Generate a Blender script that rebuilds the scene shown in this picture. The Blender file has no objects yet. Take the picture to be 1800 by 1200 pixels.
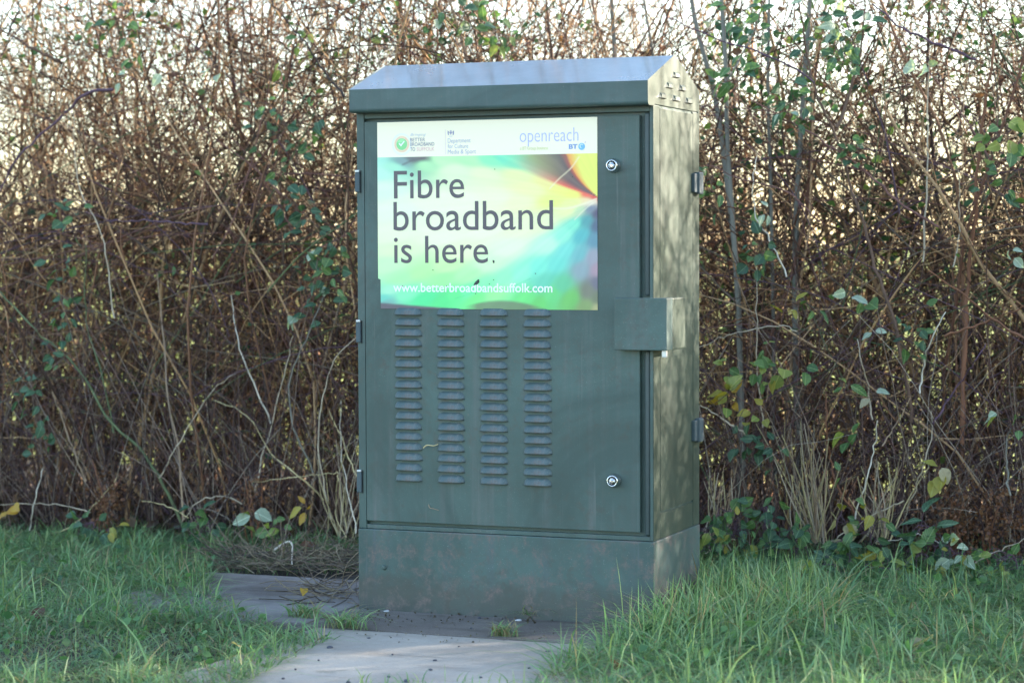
import bpy, bmesh, math, random
import numpy as np
from mathutils import Vector, Matrix

rng = np.random.default_rng(11)
random.seed(5)
SC = bpy.context.scene
COL = SC.collection
R = math.radians

# ------------------------------------------------------------------ camera
CAM = np.array([2.36946, -4.97315, 0.87850])
YAW, PITCH, ROLL, FPX = 0.376872, 0.0417662, -0.0038017, 3992.5
_f = np.array([-math.sin(YAW) * math.cos(PITCH), math.cos(YAW) * math.cos(PITCH), -math.sin(PITCH)])
_r = np.array([math.cos(YAW), math.sin(YAW), 0.0])
_u = np.cross(_r, _f)
_r2 = math.cos(ROLL) * _r + math.sin(ROLL) * _u
_u2 = -math.sin(ROLL) * _r + math.cos(ROLL) * _u
cd = bpy.data.cameras.new('camera')
cam = bpy.data.objects.new('camera', cd)
COL.objects.link(cam)
M = Matrix(((_r2[0], _u2[0], -_f[0], CAM[0]), (_r2[1], _u2[1], -_f[1], CAM[1]),
            (_r2[2], _u2[2], -_f[2], CAM[2]), (0, 0, 0, 1)))
cam.matrix_world = M
cd.sensor_width = 36.0
cd.lens = 36.0 * FPX / 1800.0
cd.clip_start = 0.05
cd.clip_end = 3000
cd.dof.use_dof = True
cd.dof.focus_distance = 5.45
cd.dof.aperture_fstop = 4.2
SC.camera = cam

# ------------------------------------------------------------------ light
SUN_EL, SUN_AZ = 17.0, 45.0          # azimuth measured from +Y towards +X
W = bpy.data.worlds.new('World')
SC.world = W
W.use_nodes = True
nt = W.node_tree
bg = nt.nodes['Background']
sky = nt.nodes.new('ShaderNodeTexSky')
sky.sky_type = 'NISHITA'
sky.sun_disc = False
sky.sun_elevation = R(SUN_EL)
sky.sun_rotation = R(SUN_AZ)
sky.air_density = 1.0
sky.dust_density = 1.0
sky.ozone_density = 1.0
nt.links.new(sky.outputs[0], bg.inputs[0])
bg.inputs[1].default_value = 0.15
sl = bpy.data.lights.new('sun', 'SUN')
sl.energy = 5.0
sl.angle = R(0.5)
sl.color = (1.0, 0.88, 0.72)
sun = bpy.data.objects.new('sun', sl)
COL.objects.link(sun)
sun_dir = Vector((math.sin(R(SUN_AZ)) * math.cos(R(SUN_EL)), math.cos(R(SUN_AZ)) * math.cos(R(SUN_EL)), math.sin(R(SUN_EL))))
sun.rotation_euler = sun_dir.to_track_quat('Z', 'Y').to_euler()
sun.location = (6, 6, 4)
vs = SC.view_settings
vs.view_transform = 'Standard'
vs.look = 'None'
vs.exposure = 2.5
vs.gamma = 1.0
vs.use_curve_mapping = False
SC.cycles.max_bounces = 8
SC.cycles.diffuse_bounces = 4
SC.cycles.transparent_max_bounces = 8

# ------------------------------------------------------------------ helpers
def ray(px, py):
    return _f + _r2 * ((px - 900) / FPX) - _u2 * ((py - 600) / FPX)

def hedge_y(x):
    return 1.22 + 0.10 * x

def at_hedge(px, py, off=0.0):
    """point on the front face of the hedge (plane y = 1.22 + .1 x - off)"""
    d = ray(px, py)
    t = (1.22 - off + 0.10 * CAM[0] - CAM[1]) / (d[1] - 0.10 * d[0])
    return CAM + d * t

def at_ground(px, py, z=0.0):
    d = ray(px, py)
    return CAM + d * ((z - CAM[2]) / d[2])

def link(o, parent=None):
    COL.objects.link(o)
    if parent is not None:
        o.parent = parent
    return o

def tag(o, label=None, cat=None, group=None, kind=None):
    if label: o['label'] = label
    if cat: o['category'] = cat
    if group: o['group'] = group
    if kind: o['kind'] = kind
    return o

def empty(name, loc=(0, 0, 0)):
    o = bpy.data.objects.new(name, None)
    o.location = loc
    o.empty_display_size = 0.05
    return link(o)

def np_mesh(name, V, F, mat, col=None, smooth=True):
    V = np.asarray(V, np.float32); F = np.asarray(F, np.int32)
    me = bpy.data.meshes.new(name)
    me.vertices.add(len(V)); me.vertices.foreach_set('co', V.ravel())
    k = F.shape[1]
    me.loops.add(F.size); me.loops.foreach_set('vertex_index', F.ravel())
    me.polygons.add(len(F))
    me.polygons.foreach_set('loop_start', np.arange(0, F.size, k, dtype=np.int32))
    me.polygons.foreach_set('use_smooth', np.full(len(F), smooth))
    me.update(calc_edges=True)
    if col is not None:
        a = me.color_attributes.new('Col', 'FLOAT_COLOR', 'POINT')
        c = np.ones((len(V), 4), np.float32); c[:, :3] = col
        a.data.foreach_set('color', c.ravel())
    if mat: me.materials.append(mat)
    return me

def mesh_obj(name, me, parent=None):
    return link(bpy.data.objects.new(name, me), parent)

def bm_obj(name, bm, mat, parent=None, smooth=False):
    me = bpy.data.meshes.new(name)
    bmesh.ops.recalc_face_normals(bm, faces=bm.faces)
    if smooth:
        for f in bm.faces: f.smooth = True
    bm.to_mesh(me); bm.free()
    for m in (mat if isinstance(mat, (list, tuple)) else [mat]):
        me.materials.append(m)
    return mesh_obj(name, me, parent)

def add_box(bm, x0, x1, y0, y1, z0, z1, bev=0.0, seg=2):
    r = bmesh.ops.create_cube(bm, size=1.0)
    vs_ = r['verts']
    for v in vs_:
        v.co = Vector((x0 + (v.co.x + .5) * (x1 - x0), y0 + (v.co.y + .5) * (y1 - y0), z0 + (v.co.z + .5) * (z1 - z0)))
    if bev > 0:
        es = list({e for v in vs_ for e in v.link_edges})
        bmesh.ops.bevel(bm, geom=es, offset=bev, segments=seg, profile=0.6, affect='EDGES')

def add_lathe(bm, cx, cz, prof, n=24):
    """profile of (radius, y) around an axis along y"""
    rings = []
    for (r_, y) in prof:
        rings.append([bm.verts.new((cx + r_ * math.cos(2 * math.pi * i / n), y, cz + r_ * math.sin(2 * math.pi * i / n))) for i in range(n)])
    for a, b in zip(rings, rings[1:]):
        for i in range(n):
            bm.faces.new((a[i], a[(i + 1) % n], b[(i + 1) % n], b[i]))
    bm.faces.new(rings[-1]); bm.faces.new(rings[0])

def tubes(P, Rd, S=3):
    P = np.asarray(P, float); N, K, _ = P.shape
    Rd = np.broadcast_to(np.asarray(Rd, float), (N, K))
    T = np.gradient(P, axis=1)
    T /= np.linalg.norm(T, axis=2, keepdims=True) + 1e-9
    ref = np.tile(np.array([0.31, 0.87, 0.12]), (N, K, 1))
    U = np.cross(T, ref); U /= np.linalg.norm(U, axis=2, keepdims=True) + 1e-9
    Vv = np.cross(T, U)
    ang = np.arange(S) * 2 * math.pi / S
    ring = P[:, :, None, :] + Rd[:, :, None, None] * (np.cos(ang)[None, None, :, None] * U[:, :, None, :] + np.sin(ang)[None, None, :, None] * Vv[:, :, None, :])
    V = ring.reshape(-1, 3)
    idx = np.arange(N * K * S).reshape(N, K, S)
    a = idx[:, :-1, :]; b = idx[:, 1:, :]
    F = np.stack([a, np.roll(a, -1, 2), np.roll(b, -1, 2), b], -1).reshape(-1, 4)
    return V, F

def smooth_path(pts, n):
    pts = np.asarray(pts, float)
    t = np.r_[0, np.cumsum(np.linalg.norm(np.diff(pts, axis=0), axis=1))]
    m = len(pts)
    if m > 2:                                   # Catmull-Rom
        tan = np.gradient(pts, t, axis=0)
        tt = np.linspace(0, t[-1], n); out = []
        for q in tt:
            i = min(np.searchsorted(t, q, 'right') - 1, m - 2)
            h = t[i + 1] - t[i]; s = (q - t[i]) / h
            out.append((2 * s**3 - 3 * s**2 + 1) * pts[i] + (s**3 - 2 * s**2 + s) * h * tan[i] + (-2 * s**3 + 3 * s**2) * pts[i + 1] + (s**3 - s**2) * h * tan[i + 1])
        return np.array(out)
    return np.linspace(pts[0], pts[1], n)

# ------------------------------------------------------------------ materials
def new_mat(name):
    m = bpy.data.materials.new(name); m.use_nodes = True
    n = m.node_tree
    return m, n, n.nodes['Principled BSDF']

def nd(n, t, **kw):
    o = n.nodes.new(t)
    for k, v in kw.items(): setattr(o, k, v)
    return o

def noise(n, vec, scale, detail=4, rough=.6, dist=0):
    t = nd(n, 'ShaderNodeTexNoise')
    t.inputs['Scale'].default_value = scale; t.inputs['Detail'].default_value = detail
    t.inputs['Roughness'].default_value = rough; t.inputs['Distortion'].default_value = dist
    if vec: n.links.new(vec, t.inputs['Vector'])
    return t.outputs['Fac']

def ramp(n, fac, stops):
    r_ = nd(n, 'ShaderNodeValToRGB')
    el = r_.color_ramp.elements
    while len(el) < len(stops): el.new(0.5)
    for e, (p, c) in zip(el, stops):
        e.position = p; e.color = (c, c, c, 1) if not hasattr(c, '__len__') else (*c, 1)
    n.links.new(fac, r_.inputs[0])
    return r_.outputs[0]

def mixc(n, fac, a, b, mode='MIX'):
    m = nd(n, 'ShaderNodeMix', data_type='RGBA', blend_type=mode)
    for s, v in ((m.inputs[0], fac), (m.inputs[6], a), (m.inputs[7], b)):
        if isinstance(v, bpy.types.NodeSocket): n.links.new(v, s)
        elif hasattr(v, '__len__'): s.default_value = (*v, 1)
        else: s.default_value = v
    return m.outputs[2]

def coords(n, scale=(1, 1, 1), out='Object'):
    tc = nd(n, 'ShaderNodeTexCoord'); mp = nd(n, 'ShaderNodeMapping')
    mp.inputs['Scale'].default_value = scale
    n.links.new(tc.outputs[out], mp.inputs['Vector'])
    return mp.outputs[0]

def bump(n, p, h, strength, dist=.002):
    b = nd(n, 'ShaderNodeBump'); b.inputs['Strength'].default_value = strength; b.inputs['Distance'].default_value = dist
    n.links.new(h, b.inputs['Height']); n.links.new(b.outputs[0], p.inputs['Normal'])

def paint(name, base, dust, dust_amt, mud=0.0, rough=.42, splash=0.0):
    m, n, p = new_mat(name)
    p.inputs['Specular IOR Level'].default_value = .32
    c = coords(n)
    big = noise(n, c, 5, 6, .65)
    streak = noise(n, coords(n, (38, 38, 1.6)), 1.0, 4, .6)
    fine = noise(n, c, 210, 3, .7)
    col = mixc(n, ramp(n, big, [(.35, 0), (.7, 1)]), base, [v * 1.35 for v in base])
    col = mixc(n, ramp(n, streak, [(.5, 0), (.78, dust_amt)]), col, dust)
    col = mixc(n, ramp(n, fine, [(.58, 0), (.80, dust_amt * .9)]), col, [d * 1.25 for d in dust])
    spots = noise(n, c, 420, 1, .5)
    col = mixc(n, ramp(n, spots, [(.735, 0), (.77, .75)]), col, (.34, .36, .33))
    mott = noise(n, c, 36, 6, .72, .4); mott2 = noise(n, c, 6, 3, .6)
    mm_ = nd(n, 'ShaderNodeMath', operation='MULTIPLY'); n.links.new(ramp(n, mott, [(.50, 0), (.66, dust_amt)]), mm_.inputs[0]); n.links.new(ramp(n, mott2, [(.38, .15), (.62, 1)]), mm_.inputs[1])
    col = mixc(n, mm_.outputs[0], col, (.085, .078, .066))
    rs = nd(n, 'ShaderNodeTexVoronoi'); rs.inputs['Scale'].default_value = 42; n.links.new(c, rs.inputs['Vector'])
    col = mixc(n, ramp(n, rs.outputs['Distance'], [(.045, .55), (.085, 0)]), col, (.16, .125, .10))
    # uneven fading and long drip marks
    blot = noise(n, c, 1.7, 5, .7, .8)
    col = mixc(n, ramp(n, blot, [(.42, 0), (.58, .7)]), col, [v * .66 for v in base])
    drip = noise(n, coords(n, (75, 75, 2.6)), 1.0, 5, .65)
    col = mixc(n, ramp(n, drip, [(.60, 0), (.74, dust_amt * .8)]), col, [d * 1.1 for d in dust])
    if splash:
        ge = nd(n, 'ShaderNodeSeparateXYZ'); n.links.new(coords(n), ge.inputs[0])
        ns = noise(n, c, 34, 5, .7)
        ad = nd(n, 'ShaderNodeMath', operation='MULTIPLY_ADD'); n.links.new(ns, ad.inputs[0]); ad.inputs[1].default_value = -.11; n.links.new(ge.outputs[2], ad.inputs[2])
        col = mixc(n, ramp(n, ad.outputs[0], [(0.0, splash), (.045, 0)]), col, (.075, .06, .05))
    if mud:
        mu = noise(n, c, 19, 6, .72, .3)
        mu2 = noise(n, c, 160, 3, .7)
        k = nd(n, 'ShaderNodeMath', operation='MULTIPLY')
        n.links.new(ramp(n, mu, [(.50, 0), (.62, 1)]), k.inputs[0]); n.links.new(ramp(n, mu2, [(.40, .15), (.62, mud)]), k.inputs[1])
        col = mixc(n, k.outputs[0], col, (.145, .112, .104))
    n.links.new(col, p.inputs['Base Color'])
    n.links.new(ramp(n, big, [(.3, rough - .06), (.75, rough + .14)]), p.inputs['Roughness'])
    bump(n, p, fine, .10, .001)
    return m

GREEN = (.058, .095, .087)
M_door = paint('door_paint', GREEN, (.125, .132, .130), .85)
M_body = paint('body_paint', GREEN, (.115, .125, .122), .65)
M_side = paint('sunlit_side_paint', (.044, .064, .048), (.10, .11, .09), .35, rough=.4)  # cabinet green retoned to hold down the brightness of the sunlit faces
M_lid = paint('lid_flare_paint', (.060, .098, .094), (.13, .145, .145), .4, rough=.42)  # lens flare's lightening put into the lid green
M_roof = paint('roof_paint', (.045, .072, .066), (.11, .12, .12), .35, rough=.3)
_p = M_roof.node_tree.nodes['Principled BSDF']; _p.inputs['Coat Weight'].default_value = .85; _p.inputs['Coat Roughness'].default_value = .09; _p.inputs['Coat IOR'].default_value = 1.5
M_plinth = paint('plinth_paint', GREEN, (.085, .10, .115), .7, 1.0, .5, .5)
M_louvre = paint('louvre_sky_paint', (.062, .096, .102), (.15, .155, .155), .9, .8, .42)  # base lightened and blued for the sky's reflection, under dust and mud

def plain(name, c, rough=.5, metal=0.0, var=.25, scale=60):
    m, n, p = new_mat(name)
    f = noise(n, coords(n), scale, 4, .6)
    n.links.new(mixc(n, f, [v * (1 - var) for v in c], [v * (1 + var) for v in c]), p.inputs['Base Color'])
    p.inputs['Roughness'].default_value = rough; p.inputs['Metallic'].default_value = metal
    return m

M_dark = plain('dark_gap', (.006, .008, .008), .8)  # near-black stands in for the shade inside gaps and openings
M_rubber = plain('seal_rubber', (.03, .05, .052), .45)
M_chrome = plain('steel', (.62, .63, .64), .22, 1.0, .1)
M_zinc = plain('zinc', (.5, .52, .53), .4, .7, .15)
M_hinge = plain('hinge_metal', (.05, .075, .085), .65, .0)

def attr_mat(name, rough=.6, transl=0.0, spec=.3, tint=(1, 1, 1)):
    m, n, p = new_mat(name)
    a = nd(n, 'ShaderNodeVertexColor', layer_name='Col')
    n.links.new(a.outputs[0], p.inputs['Base Color'])
    p.inputs['Roughness'].default_value = rough
    p.inputs['Specular IOR Level'].default_value = spec
    if transl:
        tr = nd(n, 'ShaderNodeBsdfTranslucent'); mx = nd(n, 'ShaderNodeMixShader')
        n.links.new(mixc(n, 1.0, a.outputs[0], (1.3, 1.4, .9), 'MULTIPLY'), tr.inputs[0])
        mx.inputs[0].default_value = transl
        n.links.new(p.outputs[0], mx.inputs[1]); n.links.new(tr.outputs[0], mx.inputs[2])
        n.links.new(mx.outputs[0], n.nodes['Material Output'].inputs[0])
    return m

M_bark = attr_mat('bark', .7, 0, .25)
M_grass = attr_mat('grass_blade', .42, .35, .35)
M_leafmass = attr_mat('leaf_mass', .4, .4, .4)
M_straw = attr_mat('straw', .6, .2, .25)
M_print = attr_mat('sticker_print', .32, 0, .45)

def leaf_mat(name, c1, c2, vein, rough=.35):
    m, n, p = new_mat(name)
    oi = nd(n, 'ShaderNodeObjectInfo')
    c = mixc(n, oi.outputs['Random'], c1, c2)
    tc = coords(n, (1, 1, 1))
    c = mixc(n, ramp(n, noise(n, tc, 5, 5, .6), [(.45, 0), (.75, .6)]), c, vein)
    sx = nd(n, 'ShaderNodeSeparateXYZ'); n.links.new(tc, sx.inputs[0])
    ab = nd(n, 'ShaderNodeMath', operation='ABSOLUTE'); n.links.new(sx.outputs[1], ab.inputs[0])
    mid = ramp(n, ab.outputs[0], [(.012, .8), (.035, 0)])
    ma = nd(n, 'ShaderNodeMath', operation='MULTIPLY_ADD'); n.links.new(ab.outputs[0], ma.inputs[0]); ma.inputs[1].default_value = -.9; n.links.new(sx.outputs[0], ma.inputs[2])
    sn = nd(n, 'ShaderNodeMath', operation='SINE'); mu_ = nd(n, 'ShaderNodeMath', operation='MULTIPLY'); n.links.new(ma.outputs[0], mu_.inputs[0]); mu_.inputs[1].default_value = 46; n.links.new(mu_.outputs[0], sn.inputs[0])
    c = mixc(n, mid, c, [min(1, v * 1.5 + .04) for v in vein])
    c = mixc(n, ramp(n, sn.outputs[0], [(.8, 0), (1.0, .45)]), c, [min(1, v * 1.3 + .02) for v in vein])
    bump(n, p, sn.outputs[0], .25, .02)
    n.links.new(c, p.inputs['Base Color']); p.inputs['Roughness'].default_value = rough
    tr = nd(n, 'ShaderNodeBsdfTranslucent'); mx = nd(n, 'ShaderNodeMixShader')
    n.links.new(mixc(n, 1.0, c, (1.5, 1.5, .7), 'MULTIPLY'), tr.inputs[0]); mx.inputs[0].default_value = .35
    n.links.new(p.outputs[0], mx.inputs[1]); n.links.new(tr.outputs[0], mx.inputs[2])
    n.links.new(mx.outputs[0], n.nodes['Material Output'].inputs[0])
    return m
LEAF = {
    'dark': leaf_mat('leaf_dark', (.026, .078, .045), (.065, .135, .07), (.09, .17, .09), .45),
    'mid': leaf_mat('leaf_mid', (.05, .13, .04), (.10, .20, .06), (.16, .24, .08)),
    'pale': leaf_mat('leaf_pale', (.24, .34, .24), (.36, .45, .33), (.45, .5, .38), .5),
    'yellow': leaf_mat('leaf_yellow', (.28, .27, .05), (.42, .33, .05), (.22, .24, .05), .45),
    'lime': leaf_mat('leaf_lime', (.15, .24, .05), (.27, .32, .07), (.3, .3, .08), .4),
    'gold': leaf_mat('leaf_gold', (.45, .27, .03), (.5, .33, .04), (.3, .15, .03), .45),
    'tan': leaf_mat('leaf_tan', (.38, .34, .2), (.45, .4, .26), (.25, .2, .1), .55),
    'dead': leaf_mat('leaf_dead', (.10, .05, .03), (.17, .08, .04), (.07, .04, .03), .7),
}

# ------------------------------------------------------------------ setting: ground, field, slabs
m, n, p = new_mat('soil')
c = coords(n)
f1 = noise(n, c, 3, 6, .65); f2 = noise(n, c, 70, 5, .7)
col = mixc(n, f1, (.022, .018, .014), (.05, .042, .032)); col = mixc(n, ramp(n, f2, [(.5, 0), (.75, .6)]), col, (.075, .065, .045))
n.links.new(col, p.inputs['Base Color']); p.inputs['Roughness'].default_value = .95; bump(n, p, f2, .8, .01)
M_soil = m
m, n, p = new_mat('field_grass')
c = coords(n)
f1 = noise(n, c, .15, 6, .6); f2 = noise(n, c, 9, 5, .7)
col = mixc(n, f1, (.13, .20, .03), (.24, .27, .05)); col = mixc(n, f2, col, (.27, .30, .06))
n.links.new(col, p.inputs['Base Color']); p.inputs['Roughness'].default_value = .9; bump(n, p, f2, .8, .05)
M_field = m

def sheet(name, x0, x1, y0, y1, z, mat, nx=1, ny=1, amp=0):
    xs = np.linspace(x0, x1, nx + 1); ys = np.linspace(y0, y1, ny + 1)
    X, Y = np.meshgrid(xs, ys); V = np.c_[X.ravel(), Y.ravel(), np.full(X.size, z)]
    if amp: V[:, 2] += amp * (np.sin(V[:, 0] * 7.1 + V[:, 1] * 3.3) + np.sin(V[:, 0] * 2.9 - V[:, 1] * 8.7))
    i = np.arange(V.shape[0]).reshape(ny + 1, nx + 1)
    F = np.stack([i[:-1, :-1], i[:-1, 1:], i[1:, 1:], i[1:, :-1]], -1).reshape(-1, 4)
    return tag(mesh_obj(name, np_mesh(name, V, F, mat)), kind='structure')
sheet('ground', -900, 900, -900, 900, -.045, M_soil)
sheet('verge', -6, 6, -2.4, 3.2, -.018, M_soil, 120, 60, .004)
sheet('field', -800, 800, 3.3, 1200, -.03, M_field)

def concrete(name, base, dirt, amt):
    m, n, p = new_mat(name)
    c = coords(n)
    f1 = noise(n, c, 2.6, 7, .62); f2 = noise(n, c, 90, 4, .7); f3 = noise(n, coords(n, (3, 14, 3)), 1.0, 5, .6)
    col = mixc(n, f2, [v * .82 for v in base], [v * 1.12 for v in base])
    col = mixc(n, ramp(n, f1, [(.42, 0), (.66, amt)]), col, dirt)
    col = mixc(n, ramp(n, f3, [(.56, 0), (.72, amt * .9)]), col, [d * .6 for d in dirt])
    ag = nd(n, 'ShaderNodeTexVoronoi'); ag.inputs['Scale'].default_value = 150; n.links.new(c, ag.inputs['Vector'])
    ag2 = noise(n, c, 260, 2, .6)
    col = mixc(n, ramp(n, ag.outputs['Distance'], [(.10, .35), (.28, 0)]), col, [d * .75 for d in dirt])
    col = mixc(n, ramp(n, ag2, [(.62, 0), (.72, .5)]), col, (.42, .40, .36))
    moss = noise(n, c, 7, 6, .7, .5)
    col = mixc(n, ramp(n, moss, [(.60, 0), (.72, .5)]), col, (.07, .075, .045))
    n.links.new(col, p.inputs['Base Color']); p.inputs['Roughness'].default_value = .88
    hh = nd(n, 'ShaderNodeMath', operation='ADD'); n.links.new(f2, hh.inputs[0]); n.links.new(f1, hh.inputs[1]); bump(n, p, hh.outputs[0], .6, .004)
    return m
M_conc = concrete('concrete_clean', (.38, .345, .30), (.21, .18, .15), .75)
M_conc2 = concrete('concrete_muddy', (.19, .165, .145), (.09, .072, .06), .8)
M_conc3 = concrete('concrete_worn', (.25, .225, .205), (.09, .074, .062), .9)
paving = tag(empty('paving', (0, 0, -.05)), kind='structure')
def slab(x0, x1, y0, y1, mat, tilt):
    bm = bmesh.new(); add_box(bm, x0, x1, y0, y1, 0, .05, .005, 2)
    o = bm_obj('paving_slab', bm, mat, paving); o.rotation_euler = tilt
    return o
slab(-.022, .92, -.266, .60, M_conc2, (0, 0, 0))
slab(.02, .90, -1.30, -.274, M_conc, (.0015, -.001, -.012))
slab(-.66, -.032, -.24, .435, M_conc3, (-.002, .002, .012))

# ------------------------------------------------------------------ cabinet
D = 0.3615
cab = tag(empty('telecom_cabinet'), 'dark green roadside telecom cabinet with a large fibre broadband poster on its door', 'cabinet')
# plinth
bm = bmesh.new(); add_box(bm, -.0015, .7525, -.003, D + .002, -.01, .1965, .003, 2)
plinth = bm_obj('plinth', bm, M_plinth, cab)
bm = bmesh.new(); add_lathe(bm, .0675, .105, [(.0062, -.0025), (.0062, -.0055), (.0045, -.008), (0.001, -.0085)], 12)
bm_obj('bolt', bm, M_plinth, plinth)
# body carcass with grooves
bm = bmesh.new()
add_box(bm, .003, .747, .016, D - .003, .1975, 1.205)                       # inner carcass
add_box(bm, 0, .0195, 0, .05, .1975, 1.202, .0015)                          # left post
add_box(bm, .7425, .750, 0, .0485, .1975, 1.202, .0012)                     # right corner post
add_box(bm, .0200, .7420, .0015, .03, 1.1865, 1.202, .001)                  # head rail
add_box(bm, .0200, .7420, .0015, .03, .1975, .2075, .001)                   # sill rail
add_box(bm, 0, .750, .3098, D, .1975, 1.202, .0015)                         # rear post
add_box(bm, 0, .02, .0505, .3092, .1975, 1.202, .0015)                      # left wall
body = bm_obj('body', bm, M_body, cab)
bm = bmesh.new()
add_box(bm, .7462, .7506, .0512, .3075, .1975, .2562, .0008)
add_box(bm, .7462, .7516, .0512, .3075, .2615, 1.1965, .0012)
sidep = bm_obj('side_panel', bm, M_side, cab)
bm = bmesh.new(); add_box(bm, .7502, .7512, .0008, .0482, .199, 1.2, .0004); add_box(bm, .7502, .7512, .3102, .3610, .199, 1.2, .0004)
bm_obj('corner_strip', bm, M_side, cab)
# seal bars in the recessed channel
for z0, z1 in ((.764, 1.184), (.209, .637)):
    bm = bmesh.new(); add_box(bm, .7280, .7410, .005, .0175, z0, z1, .004, 3)
    bm_obj('seal_bar', bm, M_rubber, cab, True)
# door
bm = bmesh.new(); add_box(bm, .0205, .7178, 0.0, .0145, .2163, 1.1790, .0016, 2)
door = bm_obj('door', bm, M_door, cab)
# louvres: pressed hoods, bottom edge closed by a black face for its shadow
def louvre_mesh():
    bm = bmesh.new(); w, h, d = .0355, .0180, .0098
    na, nb = 14, 6
    rows = []
    for j in range(nb + 1):
        b = j / nb
        hw = w - .013 * (1 - math.sqrt(max(0, 1 - (1 - b) ** 2)))
        row = []
        for i in range(na + 1):
            a = -1 + 2 * i / na
            dep = d * (b ** .55) * max(0.0, 1 - abs(a) ** 7) ** .6
            row.append(bm.verts.new((a * hw, -dep, h / 2 - b * h)))
        rows.append(row)
    for r0, r1 in zip(rows, rows[1:]):
        for i in range(na):
            f = bm.faces.new((r0[i], r1[i], r1[i + 1], r0[i + 1])); f.smooth = True
    back = [bm.verts.new((v.co.x, .0006, v.co.z + .0018)) for v in rows[-1]]
    for i in range(na):
        f = bm.faces.new((rows[-1][i], back[i], back[i + 1], rows[-1][i + 1])); f.material_index = 1
    me = bpy.data.meshes.new('louvre'); bm.to_mesh(me); bm.free()
    me.materials.append(M_louvre); me.materials.append(M_dark)
    return me
lm = louvre_mesh()
for cx in (.1333, .2440, .3543, .4650):
    for k in range(17):
        o = mesh_obj('louvre', lm, door)
        o.location = (cx + random.uniform(-.0006, .0006), -.0004, .7242 - k * .02493)
        o.rotation_euler = (0, random.uniform(-.012, .012), 0); o.scale = (random.uniform(.98, 1.02), random.uniform(.85, 1.1), 1)
# locks
for cz in (1.0638, .3357):
    bm = bmesh.new()
    add_lathe(bm, .6565, cz, [(.0165, .0005), (.0165, -.003), (.0150, -.0055), (.0138, -.0175), (.0128, -.0205), (.0104, -.0205), (.0098, -.015), (.001, -.0148)], 28)
    lk = bm_obj('lock', bm, M_chrome, door, False)
    for f in lk.data.polygons: f.use_smooth = len(f.vertices) == 4
    lk.data.materials.append(M_dark)
    for f in lk.data.polygons:
        c_ = f.center
        rr = math.hypot(c_.x - .6565, c_.z - cz)
        if c_.y > -.0205 and c_.y < -.0149 and rr < .0105 and rr > .006: f.material_index = 1
    bm = bmesh.new(); add_lathe(bm, .6568, cz - .0008, [(.0062, -.0146), (.0058, -.0192), (.003, -.021), (.0006, -.021)], 12)
    o = bm_obj('lock_core', bm, M_chrome, door)
# hinges on the left edge
for z1, z0 in ((1.0625, 1.0105), (.7013, .6478), (.3381, .2845)):
    bm = bmesh.new()
    add_box(bm, -.0030, .0092, -.0065, .006, z0, z1 - .004, .0022, 2)
    h = bm_obj('hinge', bm, M_hinge, cab)
    bm = bmesh.new(); add_box(bm, -.0024, .0086, -.0068, .004, z1 - .0038, z1 + .0012, .001); bm_obj('hinge_sky_glint', bm, M_zinc, h)  # pale cap added for the sky's reflection on the hinge top
    bm = bmesh.new(); add_box(bm, .0094, .0116, -.0012, .004, z0 - .002, z1); bm_obj('hinge_slot', bm, M_dark, h)
# lock guard box wrapping round the corner
bm = bmesh.new(); add_box(bm, .6675, .7940, -.034, .0112, .6400, .7592, .002, 2)
g = bm_obj('lock_guard', bm, M_body, cab)
bm = bmesh.new(); add_box(bm, .7516, .7932, .0142, .1120, .6395, .7588, .003, 2)
gs = bm_obj('guard_bracket', bm, M_side, cab)
bm = bmesh.new(); add_box(bm, .7516, .790, .0100, .0150, .642, .757); bm_obj('guard_gap', bm, M_dark, gs)
bm = bmesh.new(); add_box(bm, .7780, .7890, -.022, -.010, .6235, .6405, .0015); bm_obj('padlock_shackle', bm, M_zinc, g)
# rear hinges seen on the side
for z1, z0 in ((1.0570, 1.0035), (.4590, .4010)):
    bm = bmesh.new(); add_box(bm, .7510, .7660, .318, .352, z0, z1, .004, 2); add_box(bm, .7510, .7600, .296, .319, z0 + .004, z1 - .004, .002)
    bm_obj('rear_hinge', bm, M_hinge, cab)
# lid: extruded profile with a rolled front edge
prof = [(-.0384, 1.2543)]
prof += [(-.0384, 1.2085)]
for k in range(1, 6):
    a = R(18 * k); prof.append((-.0384 + .009 * (1 - math.cos(a)), 1.2085 - .009 * math.sin(a)))
prof += [(.010, 1.1995), (.010, 1.2035), (D - .01, 1.2035), (D - .01, 1.1998), (D + .001, 1.1998), (D + .001, 1.2543), (.163, 1.3264)]
bm = bmesh.new()
L = [bm.verts.new((-.0006, y, z)) for y, z in prof]; Rr = [bm.verts.new((.7512, y, z)) for y, z in prof]
for i in range(len(prof)):
    j = (i + 1) % len(prof); bm.faces.new((L[i], L[j], Rr[j], Rr[i]))
gl = bm.faces.new(L); gr = bm.faces.new(Rr[::-1])
bm.normal_update()
es = [e for e in bm.edges if abs(e.verts[0].co.x - e.verts[1].co.x) > .5 and max(e.verts[0].co.z, e.verts[1].co.z) > 1.24]
es += [e for e in bm.edges if abs(e.verts[0].co.x - e.verts[1].co.x) < .01 and min(e.verts[0].co.z, e.verts[1].co.z) > 1.2080]
bmesh.ops.bevel(bm, geom=es, offset=.0016, segments=2, affect='EDGES')
bm.normal_update()
for f in bm.faces:
    f.material_index = 1 if (f.calc_center_median().x > .748 and abs(f.normal.x) > .9) else (2 if abs(f.normal.z) > .5 and f.calc_center_median().z > 1.27 else 0)
lid = bm_obj('lid', bm, [M_lid, M_side, M_roof], cab)
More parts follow.
